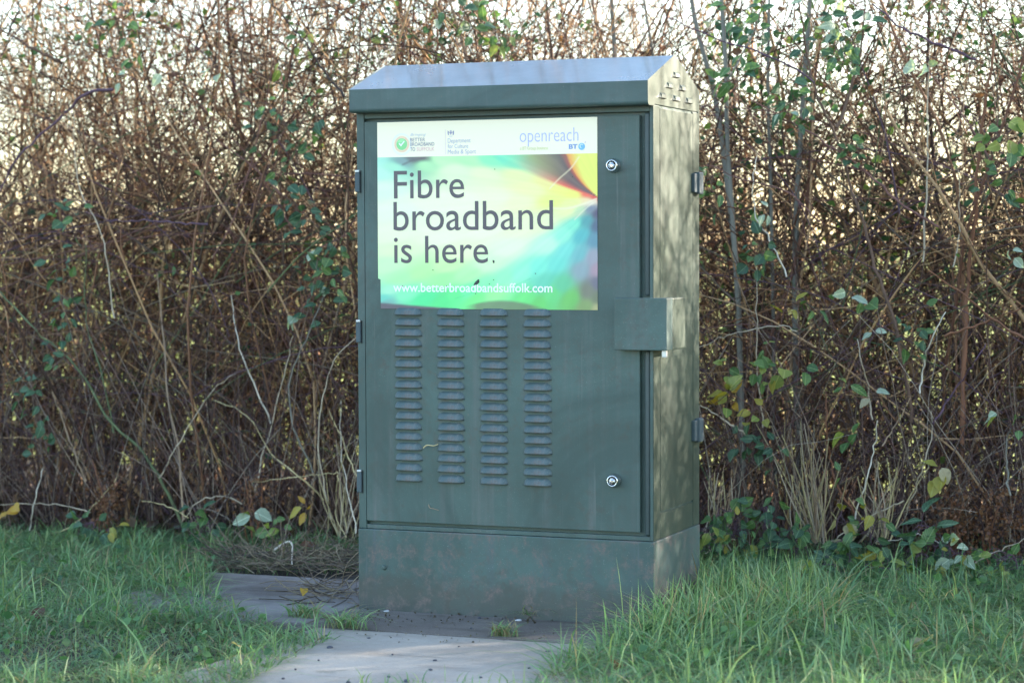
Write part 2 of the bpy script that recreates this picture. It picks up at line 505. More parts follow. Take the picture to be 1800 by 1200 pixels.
# six cowl vents in the gable
for (cy, cz) in ((.1715, 1.2815), (.121, 1.2535), (.221, 1.2535), (.067, 1.2265), (.171, 1.2265), (.271, 1.2265)):
    bm = bmesh.new(); w, h, d = .0285, .0125, .0055
    top = [bm.verts.new((.7514, cy + s * (w - .010), cz + h / 2)) for s in (-1, 1)]
    mid = [bm.verts.new((.7514 + d * .85, cy + s * (w - .011), cz + h / 6)) for s in (-1, 1)]
    bot = [bm.verts.new((.7514 + d, cy + s * (w - .010), cz - h / 2)) for s in (-1, 1)]
    bk = [bm.verts.new((.7514, cy + s * w, cz - h / 2)) for s in (-1, 1)]
    for q in ((top[0], top[1], mid[1], mid[0]), (mid[0], mid[1], bot[1], bot[0])): bm.faces.new(q)
    f = bm.faces.new((bot[0], bot[1], bk[1], bk[0])); f.material_index = 1
    for s in (0, 1):
        bm.faces.new((top[s], mid[s], bot[s], bk[s]))
    bm_obj('cowl_vent', bm, [M_side, M_dark], lid)

# ------------------------------------------------------------------ poster (printed sticker on the door)
def lin(c):
    c = np.asarray(c, float) / 255.0
    return np.where(c < .04045, c / 12.92, ((c + .055) / 1.055) ** 2.4)
SX0, SX1, SZ0, SZ1, SBAND = .0555, .6157, .7303, 1.1768, 1.0928
ctrl = [  # u, v (from the top of the picture), display colour
    (.00, .02, 150, 238, 240), (.00, .10, 165, 240, 245), (.03, .20, 200, 250, 245), (.08, .06, 150, 235, 225), (.12, .03, 140, 170, 190), (.17, .015, 110, 110, 130), (.20, .005, 120, 110, 125),
    (.22, .05, 170, 245, 205), (.30, .02, 180, 255, 205), (.42, .02, 170, 255, 200), (.52, .03, 130, 245, 205), (.58, .02, 110, 235, 215), (.63, .05, 125, 230, 205), (.36, .10, 215, 255, 225), (.50, .12, 230, 255, 215), (.64, .13, 235, 255, 190),
    (.68, .04, 160, 190, 150), (.72, .02, 165, 170, 130), (.74, .09, 140, 140, 120), (.78, .02, 130, 115, 120), (.82, .01, 110, 95, 110), (.80, .09, 125, 100, 105), (.86, .10, 115, 90, 100), (.88, .16, 125, 95, 100), (.92, .20, 120, 80, 95), (.96, .245, 150, 70, 85),
    (.84, .16, 190, 110, 105), (.78, .13, 200, 140, 115), (.70, .10, 190, 195, 150), (.90, .225, 240, 115, 110), (.95, .26, 255, 105, 105), (.99, .28, 235, 70, 80), (.985, .235, 230, 110, 90),
    (.88, .02, 245, 230, 130), (.93, .03, 240, 245, 130), (.99, .02, 225, 245, 120), (.97, .10, 240, 240, 110), (.99, .17, 245, 215, 100), (.93, .12, 250, 215, 120), (.96, .18, 250, 180, 100),
    (.78, .18, 250, 235, 165), (.84, .22, 250, 240, 140), (.90, .26, 250, 250, 130), (.80, .30, 240, 255, 150), (.90, .31, 240, 250, 170), (.95, .30, 255, 225, 190),
    (.97, .315, 235, 225, 225), (.88, .36, 240, 255, 190), (.92, .36, 190, 225, 200), (.97, .35, 130, 140, 180), (1.0, .38, 95, 85, 130), (1.0, .46, 90, 105, 150), (.95, .43, 90, 165, 190), (.90, .45, 120, 235, 225), (.93, .52, 95, 190, 215), (.99, .55, 105, 150, 190),
    (.85, .52, 130, 245, 235), (.78, .58, 170, 255, 240), (.86, .62, 110, 225, 235), (.92, .64, 120, 190, 215), (.98, .66, 165, 165, 200), (1.0, .74, 180, 150, 185), (.93, .74, 150, 170, 200), (1.0, .83, 120, 115, 150), (.96, .88, 130, 130, 130), (1.0, .92, 125, 130, 120), (.95, .98, 140, 165, 120), (1.0, 1.0, 190, 185, 150),
    (.82, .70, 105, 225, 230), (.74, .72, 110, 240, 235), (.66, .76, 130, 250, 230), (.58, .80, 140, 250, 215), (.76, .82, 110, 215, 205), (.84, .84, 110, 205, 175), (.80, .90, 115, 220, 150), (.88, .93, 120, 200, 120), (.74, .96, 115, 215, 130), (.68, .93, 120, 235, 150), (.60, .97, 130, 160, 130),
    (.50, .84, 130, 255, 200), (.42, .88, 110, 250, 190), (.36, .92, 105, 245, 165), (.30, .95, 95, 235, 160), (.22, .93, 90, 240, 175), (.14, .90, 120, 250, 205), (.05, .88, 150, 245, 225), (.02, .93, 110, 215, 215), (.03, .97, 130, 185, 195), (.10, .985, 115, 110, 135), (.20, .99, 110, 100, 125), (.30, 1.0, 110, 120, 125), (.40, .985, 115, 160, 120), (.50, .97, 120, 210, 140),
    (.46, .93, 125, 250, 160), (.54, .90, 150, 255, 175), (.10, .80, 165, 255, 195), (.20, .76, 175, 255, 185), (.32, .72, 195, 255, 195), (.30, .80, 155, 255, 180), (.42, .78, 170, 255, 195), (.05, .70, 190, 255, 215), (.10, .62, 215, 255, 215), (.52, .70, 200, 255, 225),
    (.25, .30, 240, 255, 240), (.10, .35, 225, 255, 245), (.40, .30, 245, 255, 240), (.55, .28, 245, 255, 230), (.65, .30, 245, 255, 210), (.30, .50, 245, 255, 242), (.10, .50, 232, 255, 235), (.50, .48, 245, 255, 240), (.65, .48, 240, 255, 225), (.75, .44, 235, 255, 215), (.60, .60, 225, 255, 240), (.40, .62, 235, 255, 225), (.70, .22, 248, 255, 190)]
ctrl = np.array(ctrl, float)
ctrl = ctrl[~((ctrl[:, 0] > .62) & (ctrl[:, 1] < .255) & (ctrl[:, 2:].sum(1) < 545)) & ~((ctrl[:, 1] > .955) & (ctrl[:, 0] < .65) & (ctrl[:, 2:].sum(1) < 480))]
def artwork(u, v):
    P = np.c_[u, v]; acc = np.zeros((len(P), 3)); ws = np.zeros(len(P))
    C = ctrl[:, :2]; Lc = lin(ctrl[:, 2:])
    foc = np.array([1.03, .285])
    for i in range(len(C)):
        rd = C[i] - foc; rd /= np.linalg.norm(rd) + 1e-6
        d = P - C[i]
        a = d @ rd; b = d[:, 0] * -rd[1] + d[:, 1] * rd[0]
        w = 1.0 / ((a / .085) ** 2 + (b / .055) ** 2 + .06) ** 2.1
        acc += w[:, None] * Lc[i]; ws += w
    col = acc / ws[:, None]
    # the folded wedge of dark colour that runs into the focal point, the yellow sector above it
    rel = P - np.array([1.005, .28]); r0 = np.hypot(*rel.T); tt = np.degrees(np.arctan2(-rel[:, 1], -rel[:, 0]))
    lo = 22 + 10 * np.clip(r0 / .45, 0, 1); hi = 46 + 17 * np.clip(r0 / .30, 0, 1)
    t = (tt - lo) / (hi - lo)
    near = np.array([[255, 110, 105], [215, 105, 105], [150, 95, 105], [115, 88, 105], [130, 105, 115], [105, 85, 100], [215, 85, 80]])
    far_ = np.array([[125, 240, 210], [140, 215, 185], [165, 195, 150], [172, 176, 138], [140, 140, 125], [118, 108, 116], [112, 100, 108]])
    kt = np.clip(t, 0, 1) * 6; ki = np.minimum(kt.astype(int), 5); kf = (kt - ki)[:, None]
    nc_ = lin(near)[ki] * (1 - kf) + lin(near)[ki + 1] * kf; fc_ = lin(far_)[ki] * (1 - kf) + lin(far_)[ki + 1] * kf
    m_ = np.clip((r0 - .17) / .30, 0, 1)[:, None]
    wc = nc_ * (1 - m_) + fc_ * m_
    wk = (np.clip((t + .10) / .14, 0, 1) * np.clip((1.03 - t) / .05, 0, 1) * np.clip((.56 - r0) / .16, 0, 1))[:, None]
    yk = (np.clip((t - .97) / .06, 0, 1) * np.clip((100 - tt) / 10, 0, 1))[:, None]
    yc = lin(np.array([[250, 170, 95]])) * np.clip(1.25 - (t[:, None] - .97) * 3.5, 0, 1) + lin(np.array([[238, 246, 125]])) * np.clip((t[:, None] - .97) * 3.5 - .25, 0, 1)
    col = col * (1 - yk) + yc * yk
    col = col * (1 - wk) + wc * wk
    # dark folds along the lower edge
    vb1 = .955 + .10 * u; k1 = (np.clip((v - vb1) / .012, 0, 1) * np.clip((.40 - u) / .08, 0, 1))[:, None]
    vb2 = .99 - .055 * np.sin(np.clip((u - .36) / .42, 0, 1) * math.pi) ; k2 = (np.clip((v - vb2) / .016, 0, 1) * np.clip((u - .40) / .06, 0, 1) * np.clip((.80 - u) / .10, 0, 1))[:, None] * .85
    col = col * (1 - k1) + lin(np.array([[105, 98, 122]])) * k1
    col = col * (1 - k2) + lin(np.array([[120, 125, 118]])) * k2
    # fine light filaments fanning from the focal point
    rel = P - foc; th = np.arctan2(rel[:, 1], -rel[:, 0]); rr = np.hypot(*rel.T)
    st = 1 + .02 * np.sin(th * 46 + 5 * rr) + .015 * np.sin(th * 91 - 9 * rr)
    col *= st[:, None]
    def curve(pts, wd, c, s):
        q = smooth_path(np.c_[np.array(pts), np.zeros(len(pts))], 60)[:, :2]
        dd = np.min(np.hypot(P[:, None, 0] - q[None, :, 0], P[:, None, 1] - q[None, :, 1]), axis=1)
        k = np.clip(1 - dd / wd, 0, 1)[:, None] * s
        col[:] = col * (1 - k) + lin(c) * k
    curve([(.92, .02), (.885, .09), (.83, .16), (.79, .22)], .006, (255, 240, 220), .75)
    curve([(.995, .29), (.93, .325), (.86, .35), (.79, .345)], .008, (255, 245, 235), .8)
    curve([(.995, .30), (.95, .35), (.90, .42)], .005, (235, 240, 240), .6)
    curve([(.36, .93), (.48, .88), (.60, .86), (.70, .80)], .006, (90, 190, 150), .35)
    curve([(.12, .05), (.16, .025), (.22, .01)], .010, (95, 95, 115), .7)
    return np.clip(col, 0, 1)
nx, nz = 210, 168
us = np.linspace(0, 1, nx + 1)
zb = np.r_[np.linspace(SZ0, SBAND, 136), np.linspace(SBAND + .0002, SZ1, nz + 1 - 136)]
Xg, Zg = np.meshgrid(SX0 + us * (SX1 - SX0), zb)
left_shift = np.where(Zg < .8012, .0065, 0.0) * np.clip(1 - (Xg - SX0) / .0066, 0, 1)   # torn-off strip low on the left edge
Vp = np.c_[(Xg + left_shift).ravel(), np.full(Xg.size, -.0016), Zg.ravel()]
vv = (SBAND - Zg.ravel()) / (SBAND - SZ0)
cp = np.empty((Xg.size, 3)); inpic = vv >= -1e-6
cp[~inpic] = lin((250, 250, 244))
cp[inpic] = artwork(((Vp[:, 0] - SX0) / (SX1 - SX0))[inpic], np.clip(vv[inpic], 0, 1))
_b = np.clip((cp[inpic].mean(1) - .45) / .4, 0, 1)[:, None]
cp[inpic] = cp[inpic] ** (np.array([1.05, 1.0, 1.0]) * (1 - _b) + np.array([.45, .75, .80]) * _b)
cp *= .90 * np.array([1, .95, .76])
cp[inpic] *= np.array([1.0, .965, .90])
cp[~inpic] *= np.array([1.03, .975, .97])
ii = np.arange(Xg.size).reshape(Xg.shape)
Fp = np.stack([ii[:-1, :-1], ii[:-1, 1:], ii[1:, 1:], ii[1:, :-1]], -1).reshape(-1, 4)
poster = mesh_obj('poster', np_mesh('poster', Vp, Fp, M_print, cp, False), cab)
sol = poster.modifiers.new('thickness', 'SOLIDIFY'); sol.thickness = .0008; sol.offset = -1

_inks = {}
def ink(name, rgb):
    if name not in _inks:
        mm, n_, p_ = new_mat('ink_' + name)
        fn = noise(n_, coords(n_), 900, 2, .5)
        c_ = lin(rgb) * .86
        n_.links.new(mixc(n_, fn, c_ * .93, np.clip(c_ * 1.07, 0, 1)), p_.inputs['Base Color'])
        p_.inputs['Roughness'].default_value = .35
        _inks[name] = mm
    return _inks[name]

def lettering(txt, x0, x1, zb_, zt, mat, offset=0.0, shear=0.0, y=-.0021, ref=None):
    """flat print: text fitted so that it spans x0..x1, with the ref glyph running from zb_ to zt"""
    def conv(t):
        cu = bpy.data.curves.new('lettering', 'FONT'); cu.body = t; cu.size = 1; cu.offset = offset; cu.shear = shear; cu.resolution_u = 5
        o = bpy.data.objects.new('tmp', cu); COL.objects.link(o)
        bpy.context.view_layer.update()
        me = bpy.data.meshes.new_from_object(o.evaluated_get(bpy.context.evaluated_depsgraph_get()))
        COL.objects.unlink(o); bpy.data.objects.remove(o); bpy.data.curves.remove(cu)
        return me
    mr = conv(ref or 'b'); ch = max(v.co.y for v in mr.vertices); bpy.data.meshes.remove(mr)
    me = conv(txt)
    co = np.array([v.co for v in me.vertices]); a, b = co[:, 0].min(), co[:, 0].max()
    out = np.c_[x0 + (co[:, 0] - a) / (b - a) * (x1 - x0), np.full(len(co), y), zb_ + co[:, 1] / ch * (zt - zb_)]
    me.vertices.foreach_set('co', out.astype(np.float32).ravel()); me.materials.clear(); me.materials.append(mat)
    me.name = 'lettering'; me.update()
    return mesh_obj('lettering', me, poster)
grey = ink('charcoal', (84, 78, 88))
OFF = .002
lettering('Fibre', .0988, .2815, .9944, 1.0600, grey, OFF)
lettering('broadband', .0972, .5060, .9180, .9860, grey, OFF)
lettering('is here', .0980, .3420, .8402, .9045, grey, OFF)
lettering('www.betterbroadbandsuffolk.com', .0957, .5040, .7712, .7920, ink('white', (252, 253, 250)), .012)
lil = ink('lilac', (186, 190, 238))
lettering('openreach', .4236, .5694, 1.1222, 1.1536, lil, -.012)
lettering('BT', .5458, .5670, 1.1045, 1.1150, ink('blue', (120, 155, 215)), .03, ref='B')
lettering('a BT Group business', .4240, .4940, 1.1040, 1.1118, ink('yellowgreen', (222, 228, 165)), 0)
slate = ink('slate', (128, 132, 158))
lettering('BETTER', .1422, .1810, 1.1293, 1.1377, slate, .0, ref='B')
lettering('BROADBAND', .1422, .2050, 1.1185, 1.1270, slate, .0, ref='B')
lettering('TO', .1424, .1550, 1.1066, 1.1155, slate, .0, ref='B')
lettering('SUFFOLK', .1592, .2050, 1.1066, 1.1155, ink('pink', (238, 185, 190)), .0, ref='S')
lettering('Bringing', .1430, .1835, 1.1425, 1.1490, ink('paleblue', (185, 200, 225)), -.01, .3)
pw = ink('periwinkle', (165, 178, 212))
lettering('Department', .2400, .2985, 1.1244, 1.1345, pw, -.01, ref='D')
lettering('for Culture', .2400, .2925, 1.1113, 1.1212, pw, -.01, ref='C')
lettering('Media & Sport', .2400, .3120, 1.0982, 1.1082, pw, -.01, ref='M')

def flat(name, loops, mat, y, parent=None):
    bm = bmesh.new()
    for lp in loops:
        bm.faces.new([bm.verts.new((x, y, z)) for x, z in lp])
    return bm_obj(name, bm, mat, parent or poster)
def disc(cx, cz, r_, n_=36, r0=0):
    if not r0: return [[(cx + r_ * math.cos(2 * math.pi * i / n_), cz + r_ * math.sin(2 * math.pi * i / n_)) for i in range(n_)]]
    q = []
    for i in range(n_):
        a, b = 2 * math.pi * i / n_, 2 * math.pi * (i + 1) / n_
        q.append([(cx + k * math.cos(t), cz + k * math.sin(t)) for k, t in ((r0, a), (r_, a), (r_, b), (r0, b))])
    return q
tx, tz = .1202, 1.1235
flat('tick_ring', disc(tx, tz, .0262, 40, .0215), ink('palering', (246, 243, 228)), -.0019)
flat('tick_ring', disc(tx, tz, .0192, 40, .0150), ink('peach', (252, 214, 180)), -.0019)
flat('tick_disc', disc(tx, tz, .0140), ink('tickgreen', (140, 222, 145)), -.0021)
flat('tick_disc', [[(tx + .0118 * math.cos(t), tz + .0012 + .0112 * math.sin(t)) for t in np.linspace(.25, math.pi - .25, 20)]], ink('ticklight', (172, 238, 170)), -.0024)
flat('tick_mark', [[(tx - .0075, tz + .001), (tx - .0055, tz + .0032), (tx - .0022, tz - .0005), (tx - .0018, tz - .0055)],
                   [(tx - .0022, tz - .0005), (tx + .0058, tz + .0075), (tx + .0078, tz + .0058), (tx - .0018, tz - .0055)]], ink('tickwhite', (255, 255, 255)), -.0028)
flat('divider_line', [[(.2336, 1.0970), (.2344, 1.0970), (.2344, 1.1560), (.2336, 1.1560)]], ink('rose', (232, 205, 225)), -.0021)
kx, kz = .2478, 1.1475
cr = ink('crest', (150, 150, 185))
flat('crest', [[(kx - .0078, kz + .0065), (kx - .0060, kz + .0030), (kx - .0048, kz - .0045), (kx - .0072, kz - .0048), (kx - .0085, kz + .0005)],
               [(kx + .0078, kz + .0065), (kx + .0085, kz + .0005), (kx + .0072, kz - .0048), (kx + .0048, kz - .0045), (kx + .0060, kz + .0030)],
               [(kx - .0034, kz + .0022), (kx, kz - .0050), (kx + .0034, kz + .0022)],
               [(kx - .0028, kz + .0060), (kx - .0022, kz + .0030), (kx + .0022, kz + .0030), (kx + .0028, kz + .0060), (kx + .001, kz + .0045), (kx, kz + .0075), (kx - .001, kz + .0045)],
               [(kx - .0070, kz + .0050), (kx - .0034, kz + .0012), (kx - .0028, kz - .0006), (kx - .0064, kz + .0022)],
               [(kx + .0070, kz + .0050), (kx + .0064, kz + .0022), (kx + .0028, kz - .0006), (kx + .0034, kz + .0012)]], cr, -.0021)
flat('crest', [[(kx - .0062, kz - .0068), (kx - .003, kz - .0082), (kx + .003, kz - .0082), (kx + .0062, kz - .0068), (kx + .003, kz - .0072), (kx - .003, kz - .0072)]], ink('crestpale', (190, 195, 215)), -.0021)
gx, gz = .5775, 1.1092
flat('globe_mark', disc(gx, gz, .0082, 28), ink('globe', (120, 190, 232)), -.0021)
flat('globe_mark', [[(gx + .0052 * math.cos(t), gz + .001 + .0052 * math.sin(t)) for t in np.linspace(.6, 4.6, 16)] + [(gx + .0025 * math.cos(t), gz + .001 + .003 * math.sin(t)) for t in np.linspace(4.6, .6, 12)]], ink('globepale', (205, 232, 248)), -.0024)
flat('globe_mark', [[(gx + .0062, gz + .0095), (gx + .0100, gz + .0115), (gx + .0112, gz + .0095), (gx + .0085, gz + .0082)]], ink('globepink', (215, 180, 215)), -.0021)
# dirt stuck on the poster and door
def blob(name, cx, cz, w, h, ang, mat, parent, y=-.0026, seed=0):
    rr = random.Random(seed); pts = []
    for i in range(14):
        t = 2 * math.pi * i / 14; k = rr.uniform(.75, 1.15)
        x, z = w * k * math.cos(t), h * k * math.sin(t)
        pts.append((cx + x * math.cos(ang) - z * math.sin(ang), cz + x * math.sin(ang) + z * math.cos(ang)))
    bm = bmesh.new(); c0 = bm.verts.new((cx, y - .0015, cz)); vs2 = [bm.verts.new((x, y, z)) for x, z in pts]
    for i in range(14): bm.faces.new((c0, vs2[i], vs2[(i + 1) % 14]))
    return bm_obj(name, bm, mat, parent, True)
M_grime = plain('grime', (.05, .055, .05), .8)
blob('dirt_fleck', .3130, .7935, .0098, .0042, .75, M_grime, poster, seed=1)
blob('dirt_fleck', .3560, .8430, .0022, .0042, .3, M_grime, poster, seed=2)
for i, (x, z) in enumerate(((.462, .815), (.200, .823), (.345, .79), (.356, .80), (.12, .785), (.36, 1.06), (.235, .785), (.45, .775), (.31, .767), (.555, 1.04))):
    blob('dirt_fleck', x, z, .0012, .0014, i, M_grime, poster, seed=10 + i)

# ------------------------------------------------------------------ hedge (one thing, its uncountable twigs as stuff)
BARK = np.array([[.075, .042, .032], [.055, .034, .028], [.09, .055, .038], [.11, .055, .04], [.06, .045, .036], [.32, .205, .115], [.44, .30, .19], [.24, .13, .085]])
BARKP = np.array([.13, .12, .12, .11, .09, .16, .14, .13])
def bark_cols(N, p=None):
    c_ = np.array([1.06, .98, .84]) * BARK[rng.choice(len(BARK), N, p=BARKP)] * rng.uniform(.75, 1.3, (N, 1))
    return c_
def grow(base, dirn, length, K, wob, up):
    """random-walk shoots: (N,3) base, unit dir, length -> (N,K,3)"""
    N = len(base); P = np.zeros((N, K, 3)); P[:, 0] = base; d = dirn.copy()
    st = (length / (K - 1))[:, None]; drift = rng.normal(0, wob * .5, (N, 3))
    for k in range(1, K):
        d = d + rng.normal(0, wob, (N, 3)) + drift + np.array([0, 0, up])
        d /= np.linalg.norm(d, axis=1, keepdims=True)
        P[:, k] = P[:, k - 1] + d * st
    return P
def unit(v): return v / (np.linalg.norm(v, axis=1, keepdims=True) + 1e-9)

hedge = tag(empty('hedge', (0, 0, 0)), 'tall tangled bare winter hedge behind the green cabinet, backlit by low sun', 'hedge')
HX0, HX1, HT = -2.6, 4.4, 1.7
def sparse(P):
    """how much of the fine growth is kept where the photograph shows sky through the top of the hedge"""
    mx = P[:, P.shape[1] // 2]
    x, z = mx[:, 0], mx[:, 2]
    y = mx[:, 1]
    clump = (np.sin(x * 8.3 + 1.9 * np.sin(z * 5.1) + y * 3) * np.sin(z * 7.1 + 2.3 * np.sin(x * 4.7) + y * 2) + .6 * np.sin(x * 17 + z * 13 + y * 9) * np.sin(z * 15 - x * 11))
    keep = .80 + .42 * clump
    top = np.clip((z - 1.22) / .25, 0, 1)
    keep -= .75 * top * np.clip(1 - np.abs(x - .32) / .62, 0, 1) ** .6
    # beyond the frame the hedge has a gap that lets the sun through to the cabinet and the slab
    c_ = x - y; h0 = z - .306 * 1.414 * (x - .75)
    far_ = np.clip((x - 1.7) / .2, 0, 1)
    gap1 = np.clip((c_ - .64) / .05, 0, 1) * np.clip((.95 - c_) / .05, 0, 1)
    gap2 = np.clip((c_ - .28) / .05, 0, 1) * np.clip((.66 - c_) / .03, 0, 1) * np.clip((h0 - .35) / .45, 0, 1)
    keep *= 1 - far_ * (.86 * gap1 + .58 * gap2)
    return np.clip(keep, .05, 1)
def clear(P):
    '''the hedge face is trimmed: nothing sprouts out over the verge'''
    return np.all(P[:, :, 1] > hedge_y(P[:, :, 0]) - .16, axis=1)
# main shoots
NA = 2500
bx = rng.uniform(HX0, HX1, NA); bt = HT * rng.beta(1.1, 1.2, NA)
base = np.c_[bx, hedge_y(bx) + .03 + bt, np.full(NA, -.03)]
lean = rng.normal(0, .27, (NA, 2)); lean[:, 1] -= .08 * (1 - bt / HT)
ln = rng.uniform(1.5, 3.1, NA)
PA = grow(base, unit(np.c_[lean, np.ones(NA)]), ln, 13, .115, .05)
keepA = clear(PA) & (rng.random(NA) < np.clip(sparse(PA) + .15, 0, 1)); PA = PA[keepA]; NA = len(PA)
ra = rng.uniform(.0018, .0046, NA) * (1 + 1.2 * (rng.random(NA) < .07))
RA = ra[:, None] * np.linspace(1, .35, 13)[None]
cA = bark_cols(NA)
# side twigs from shoots
NB = 40000
pi_ = rng.integers(0, NA, NB); kk = np.clip((11 * rng.beta(1.0, 1.1, NB)).astype(int) + 1, 1, 11); fr = rng.random(NB)[:, None]
bs = PA[pi_, kk] * (1 - fr) + PA[pi_, kk + 1] * fr if False else PA[pi_, kk] * (1 - fr) + PA[pi_, np.minimum(kk + 1, 12)] * fr
pd = unit(PA[pi_, np.minimum(kk + 1, 12)] - PA[pi_, kk - 1])
dB = unit(pd * rng.uniform(.05, .8, (NB, 1)) + rng.normal(0, .95, (NB, 3)) * np.array([1.1, .7, .8]))
PB = grow(bs, dB, rng.uniform(.12, .62, NB), 6, .14, .03)
kb = (rng.random(NB) < sparse(PB)) & clear(PB); PB = PB[kb]; NB = len(PB)
RB = rng.uniform(.0011, .0029, NB)[:, None] * np.linspace(1, .45, 6)[None]
cB = bark_cols(NB)
# fine twiglets
NC = 13000
pi_ = rng.integers(0, NB, NC); kk = rng.integers(1, 5, NC)
dC = unit(unit(PB[pi_, kk] - PB[pi_, kk - 1]) * .7 + rng.normal(0, .7, (NC, 3)))
PC = grow(PB[pi_, kk], dC, rng.uniform(.05, .26, NC), 5, .16, .02)
kc = (rng.random(NC) < sparse(PC)) & clear(PC); PC = PC[kc]; NC = len(PC)
RC = rng.uniform(.0008, .0014, NC)[:, None] * np.linspace(1, .5, 5)[None]
cC = bark_cols(NC)
# dead stalks and long grass stems standing at the foot of the hedge
ND = 5200
bx = rng.uniform(HX0, HX1, ND); bt = np.where(rng.random(ND) < .22, rng.uniform(-.10, .1, ND), rng.uniform(-.02, 1.3, ND))
base = np.c_[bx, hedge_y(bx) + bt, np.full(ND, -.02)]
PD = grow(base, unit(np.c_[rng.normal(0, .38, ND), rng.normal(-.08, .2, ND), np.ones(ND)]), rng.uniform(.25, .95, ND) * (1 - .0 * bt), 8, .09, -.01)
RD = rng.uniform(.0009, .0022, ND)[:, None] * np.linspace(1, .5, 8)[None]
cD = np.array([[.31, .235, .185], [.17, .11, .095], [.11, .072, .065], [.085, .052, .056], [.42, .35, .28], [.14, .078, .075]])[rng.choice(6, ND, p=[.16, .22, .22, .18, .08, .14])] * rng.uniform(.7, 1.15, (ND, 1))
NE = 1300
bx = rng.uniform(HX0, HX1, NE); bt = rng.uniform(0, .9, NE)
base = np.c_[bx, hedge_y(bx) + bt, rng.uniform(0, 1.1, NE)]
sgn = np.where(rng.random(NE) < .5, -1, 1)
PE = grow(base, unit(np.c_[sgn * rng.uniform(.2, 1, NE), rng.normal(-.05, .15, NE), rng.uniform(.1, 1.2, NE)]), rng.uniform(.6, 1.6, NE), 14, .05, -.05)
PE = PE[(PE[:, :, 2].min(axis=1) > -.02) & clear(PE)]; NE = len(PE)
RE = rng.uniform(.0013, .0030, NE)[:, None] * np.linspace(1, .5, 14)[None]
cE = np.array([[.11, .065, .085], [.17, .085, .07], [.13, .10, .07], [.10, .13, .06]])[rng.integers(0, 4, NE)] * rng.uniform(.8, 1.3, (NE, 1))
def joined(name, sets, mat, parent=None):
    Vs, Fs, Cs, off = [], [], [], 0
    for P, Rd, c_, S in sets:
        V, F = tubes(P, Rd, S); Vs.append(V); Fs.append(F + off); off += len(V)
        Cs.append(np.repeat(c_, P.shape[1] * S, axis=0))
    return mesh_obj(name, np_mesh(name, np.concatenate(Vs), np.concatenate(Fs), mat, np.concatenate(Cs)), parent)
tag(joined('shoots', [(PA, RA, cA, 5), (PE, RE, cE, 4)], M_bark, hedge), kind='stuff')
tag(joined('twigs', [(PB, RB, cB, 3), (PC, RC, cC, 3)], M_bark, hedge), kind='stuff')
tag(joined('dead_stalks', [(PD, RD, cD, 3)], M_bark, hedge), kind='stuff')

# leaves: simple pointed ovals folded on the midrib
def leaf_shape(wide=.34, notch=0.0, n_=7, droop=.10, fold=.35, side=0.0):
    """returns verts, quads: length 1 along +x, width +-wide, folded"""
    V, F = [], []
    for i in range(n_):
        t = i / (n_ - 1); w = wide * (math.sin(math.pi * t ** .8) ** .85) + .012
        if notch and i % 2: w *= 1 - notch
        zc = -droop * t * t; yo = side * math.sin(t * 2.4) * .3
        V += [(t, w + yo, zc + w * fold + .03 * math.sin(t * 9)), (t, yo * .0, zc), (t, -w + yo, zc + w * fold * .8 - .03 * math.sin(t * 11))]
    for i in range(n_ - 1):
        a = i * 3; b = a + 3
        F += [(a, a + 1, b + 1, b), (a + 1, a + 2, b + 2, b + 1)]
    return np.array(V), np.array(F)
def leaf_cloud(name, pos, size, cols, mat, parent=None, shape=None, flat_=.5):
    LV, LF = shape or leaf_shape(.33, 0, 5)
    N = len(pos)
    a = unit(rng.normal(0, 1, (N, 3)) * np.array([1, .8, flat_])); b = unit(np.cross(a, rng.normal(0, 1, (N, 3)))); c_ = np.cross(a, b)
    V = pos[:, None] + size[:, None, None] * (LV[None, :, 0:1] * a[:, None] + LV[None, :, 1:2] * b[:, None] + LV[None, :, 2:3] * c_[:, None])
    F = (LF[None] + (np.arange(N) * len(LV))[:, None, None]).reshape(-1, 4)
    return mesh_obj(name, np_mesh(name, V.reshape(-1, 3), F, mat, np.repeat(cols, len(LV), axis=0)), parent)
NL = 2600
src = np.r_[rng.integers(0, NB, NL)]
pos = PB[src, rng.integers(2, 6, NL)] + rng.normal(0, .01, (NL, 3))
# more leaves in the clumps the photograph shows
def clump_pts(px, py, n_, sx, sy, depth):
    return np.array([at_hedge(px + random.gauss(0, sx), py + random.gauss(0, sy), -random.uniform(*depth)) for _ in range(n_)])
extra = [clump_pts(1560, 410, 130, 70, 45, (.7, 1.5)), clump_pts(1680, 330, 60, 50, 40, (.6, 1.4)), clump_pts(300, 440, 130, 170, 28, (.7, 1.5)), clump_pts(560, 90, 60, 50, 60, (.4, 1.2)), clump_pts(60, 60, 70, 60, 50, (.2, .9)), clump_pts(1700, 60, 120, 90, 50, (.2, 1.0)), clump_pts(1340, 75, 110, 60, 45, (.1, .8)), clump_pts(1470, 95, 130, 60, 50, (.1, .8)), clump_pts(1390, 200, 90, 70, 45, (.1, .7)), clump_pts(850, 60, 90, 70, 35, (.1, .7)),
         clump_pts(690, 90, 50, 40, 40, (.2, .7)), clump_pts(220, 40, 90, 60, 40, (.1, .6)), clump_pts(1290, 130, 50, 40, 50, (.1, .6)), clump_pts(1560, 300, 60, 90, 60, (.1, .6)), clump_pts(1740, 260, 60, 60, 80, (.1, .6)), clump_pts(560, 330, 90, 50, 130, (.05, .5)),
         clump_pts(1500, 420, 110, 90, 60, (.5, 1.1)), clump_pts(1290, 430, 60, 40, 80, (.1, .5))]
pos = np.concatenate([pos] + extra); NL = len(pos)
GL = np.array([[.035, .09, .04], [.06, .13, .05], [.10, .18, .05], [.16, .23, .06], [.22, .28, .15], [.14, .07, .04]])
cl = GL[rng.choice(6, NL, p=[.26, .25, .18, .17, .06, .08])] * rng.uniform(.7, 1.3, (NL, 1))
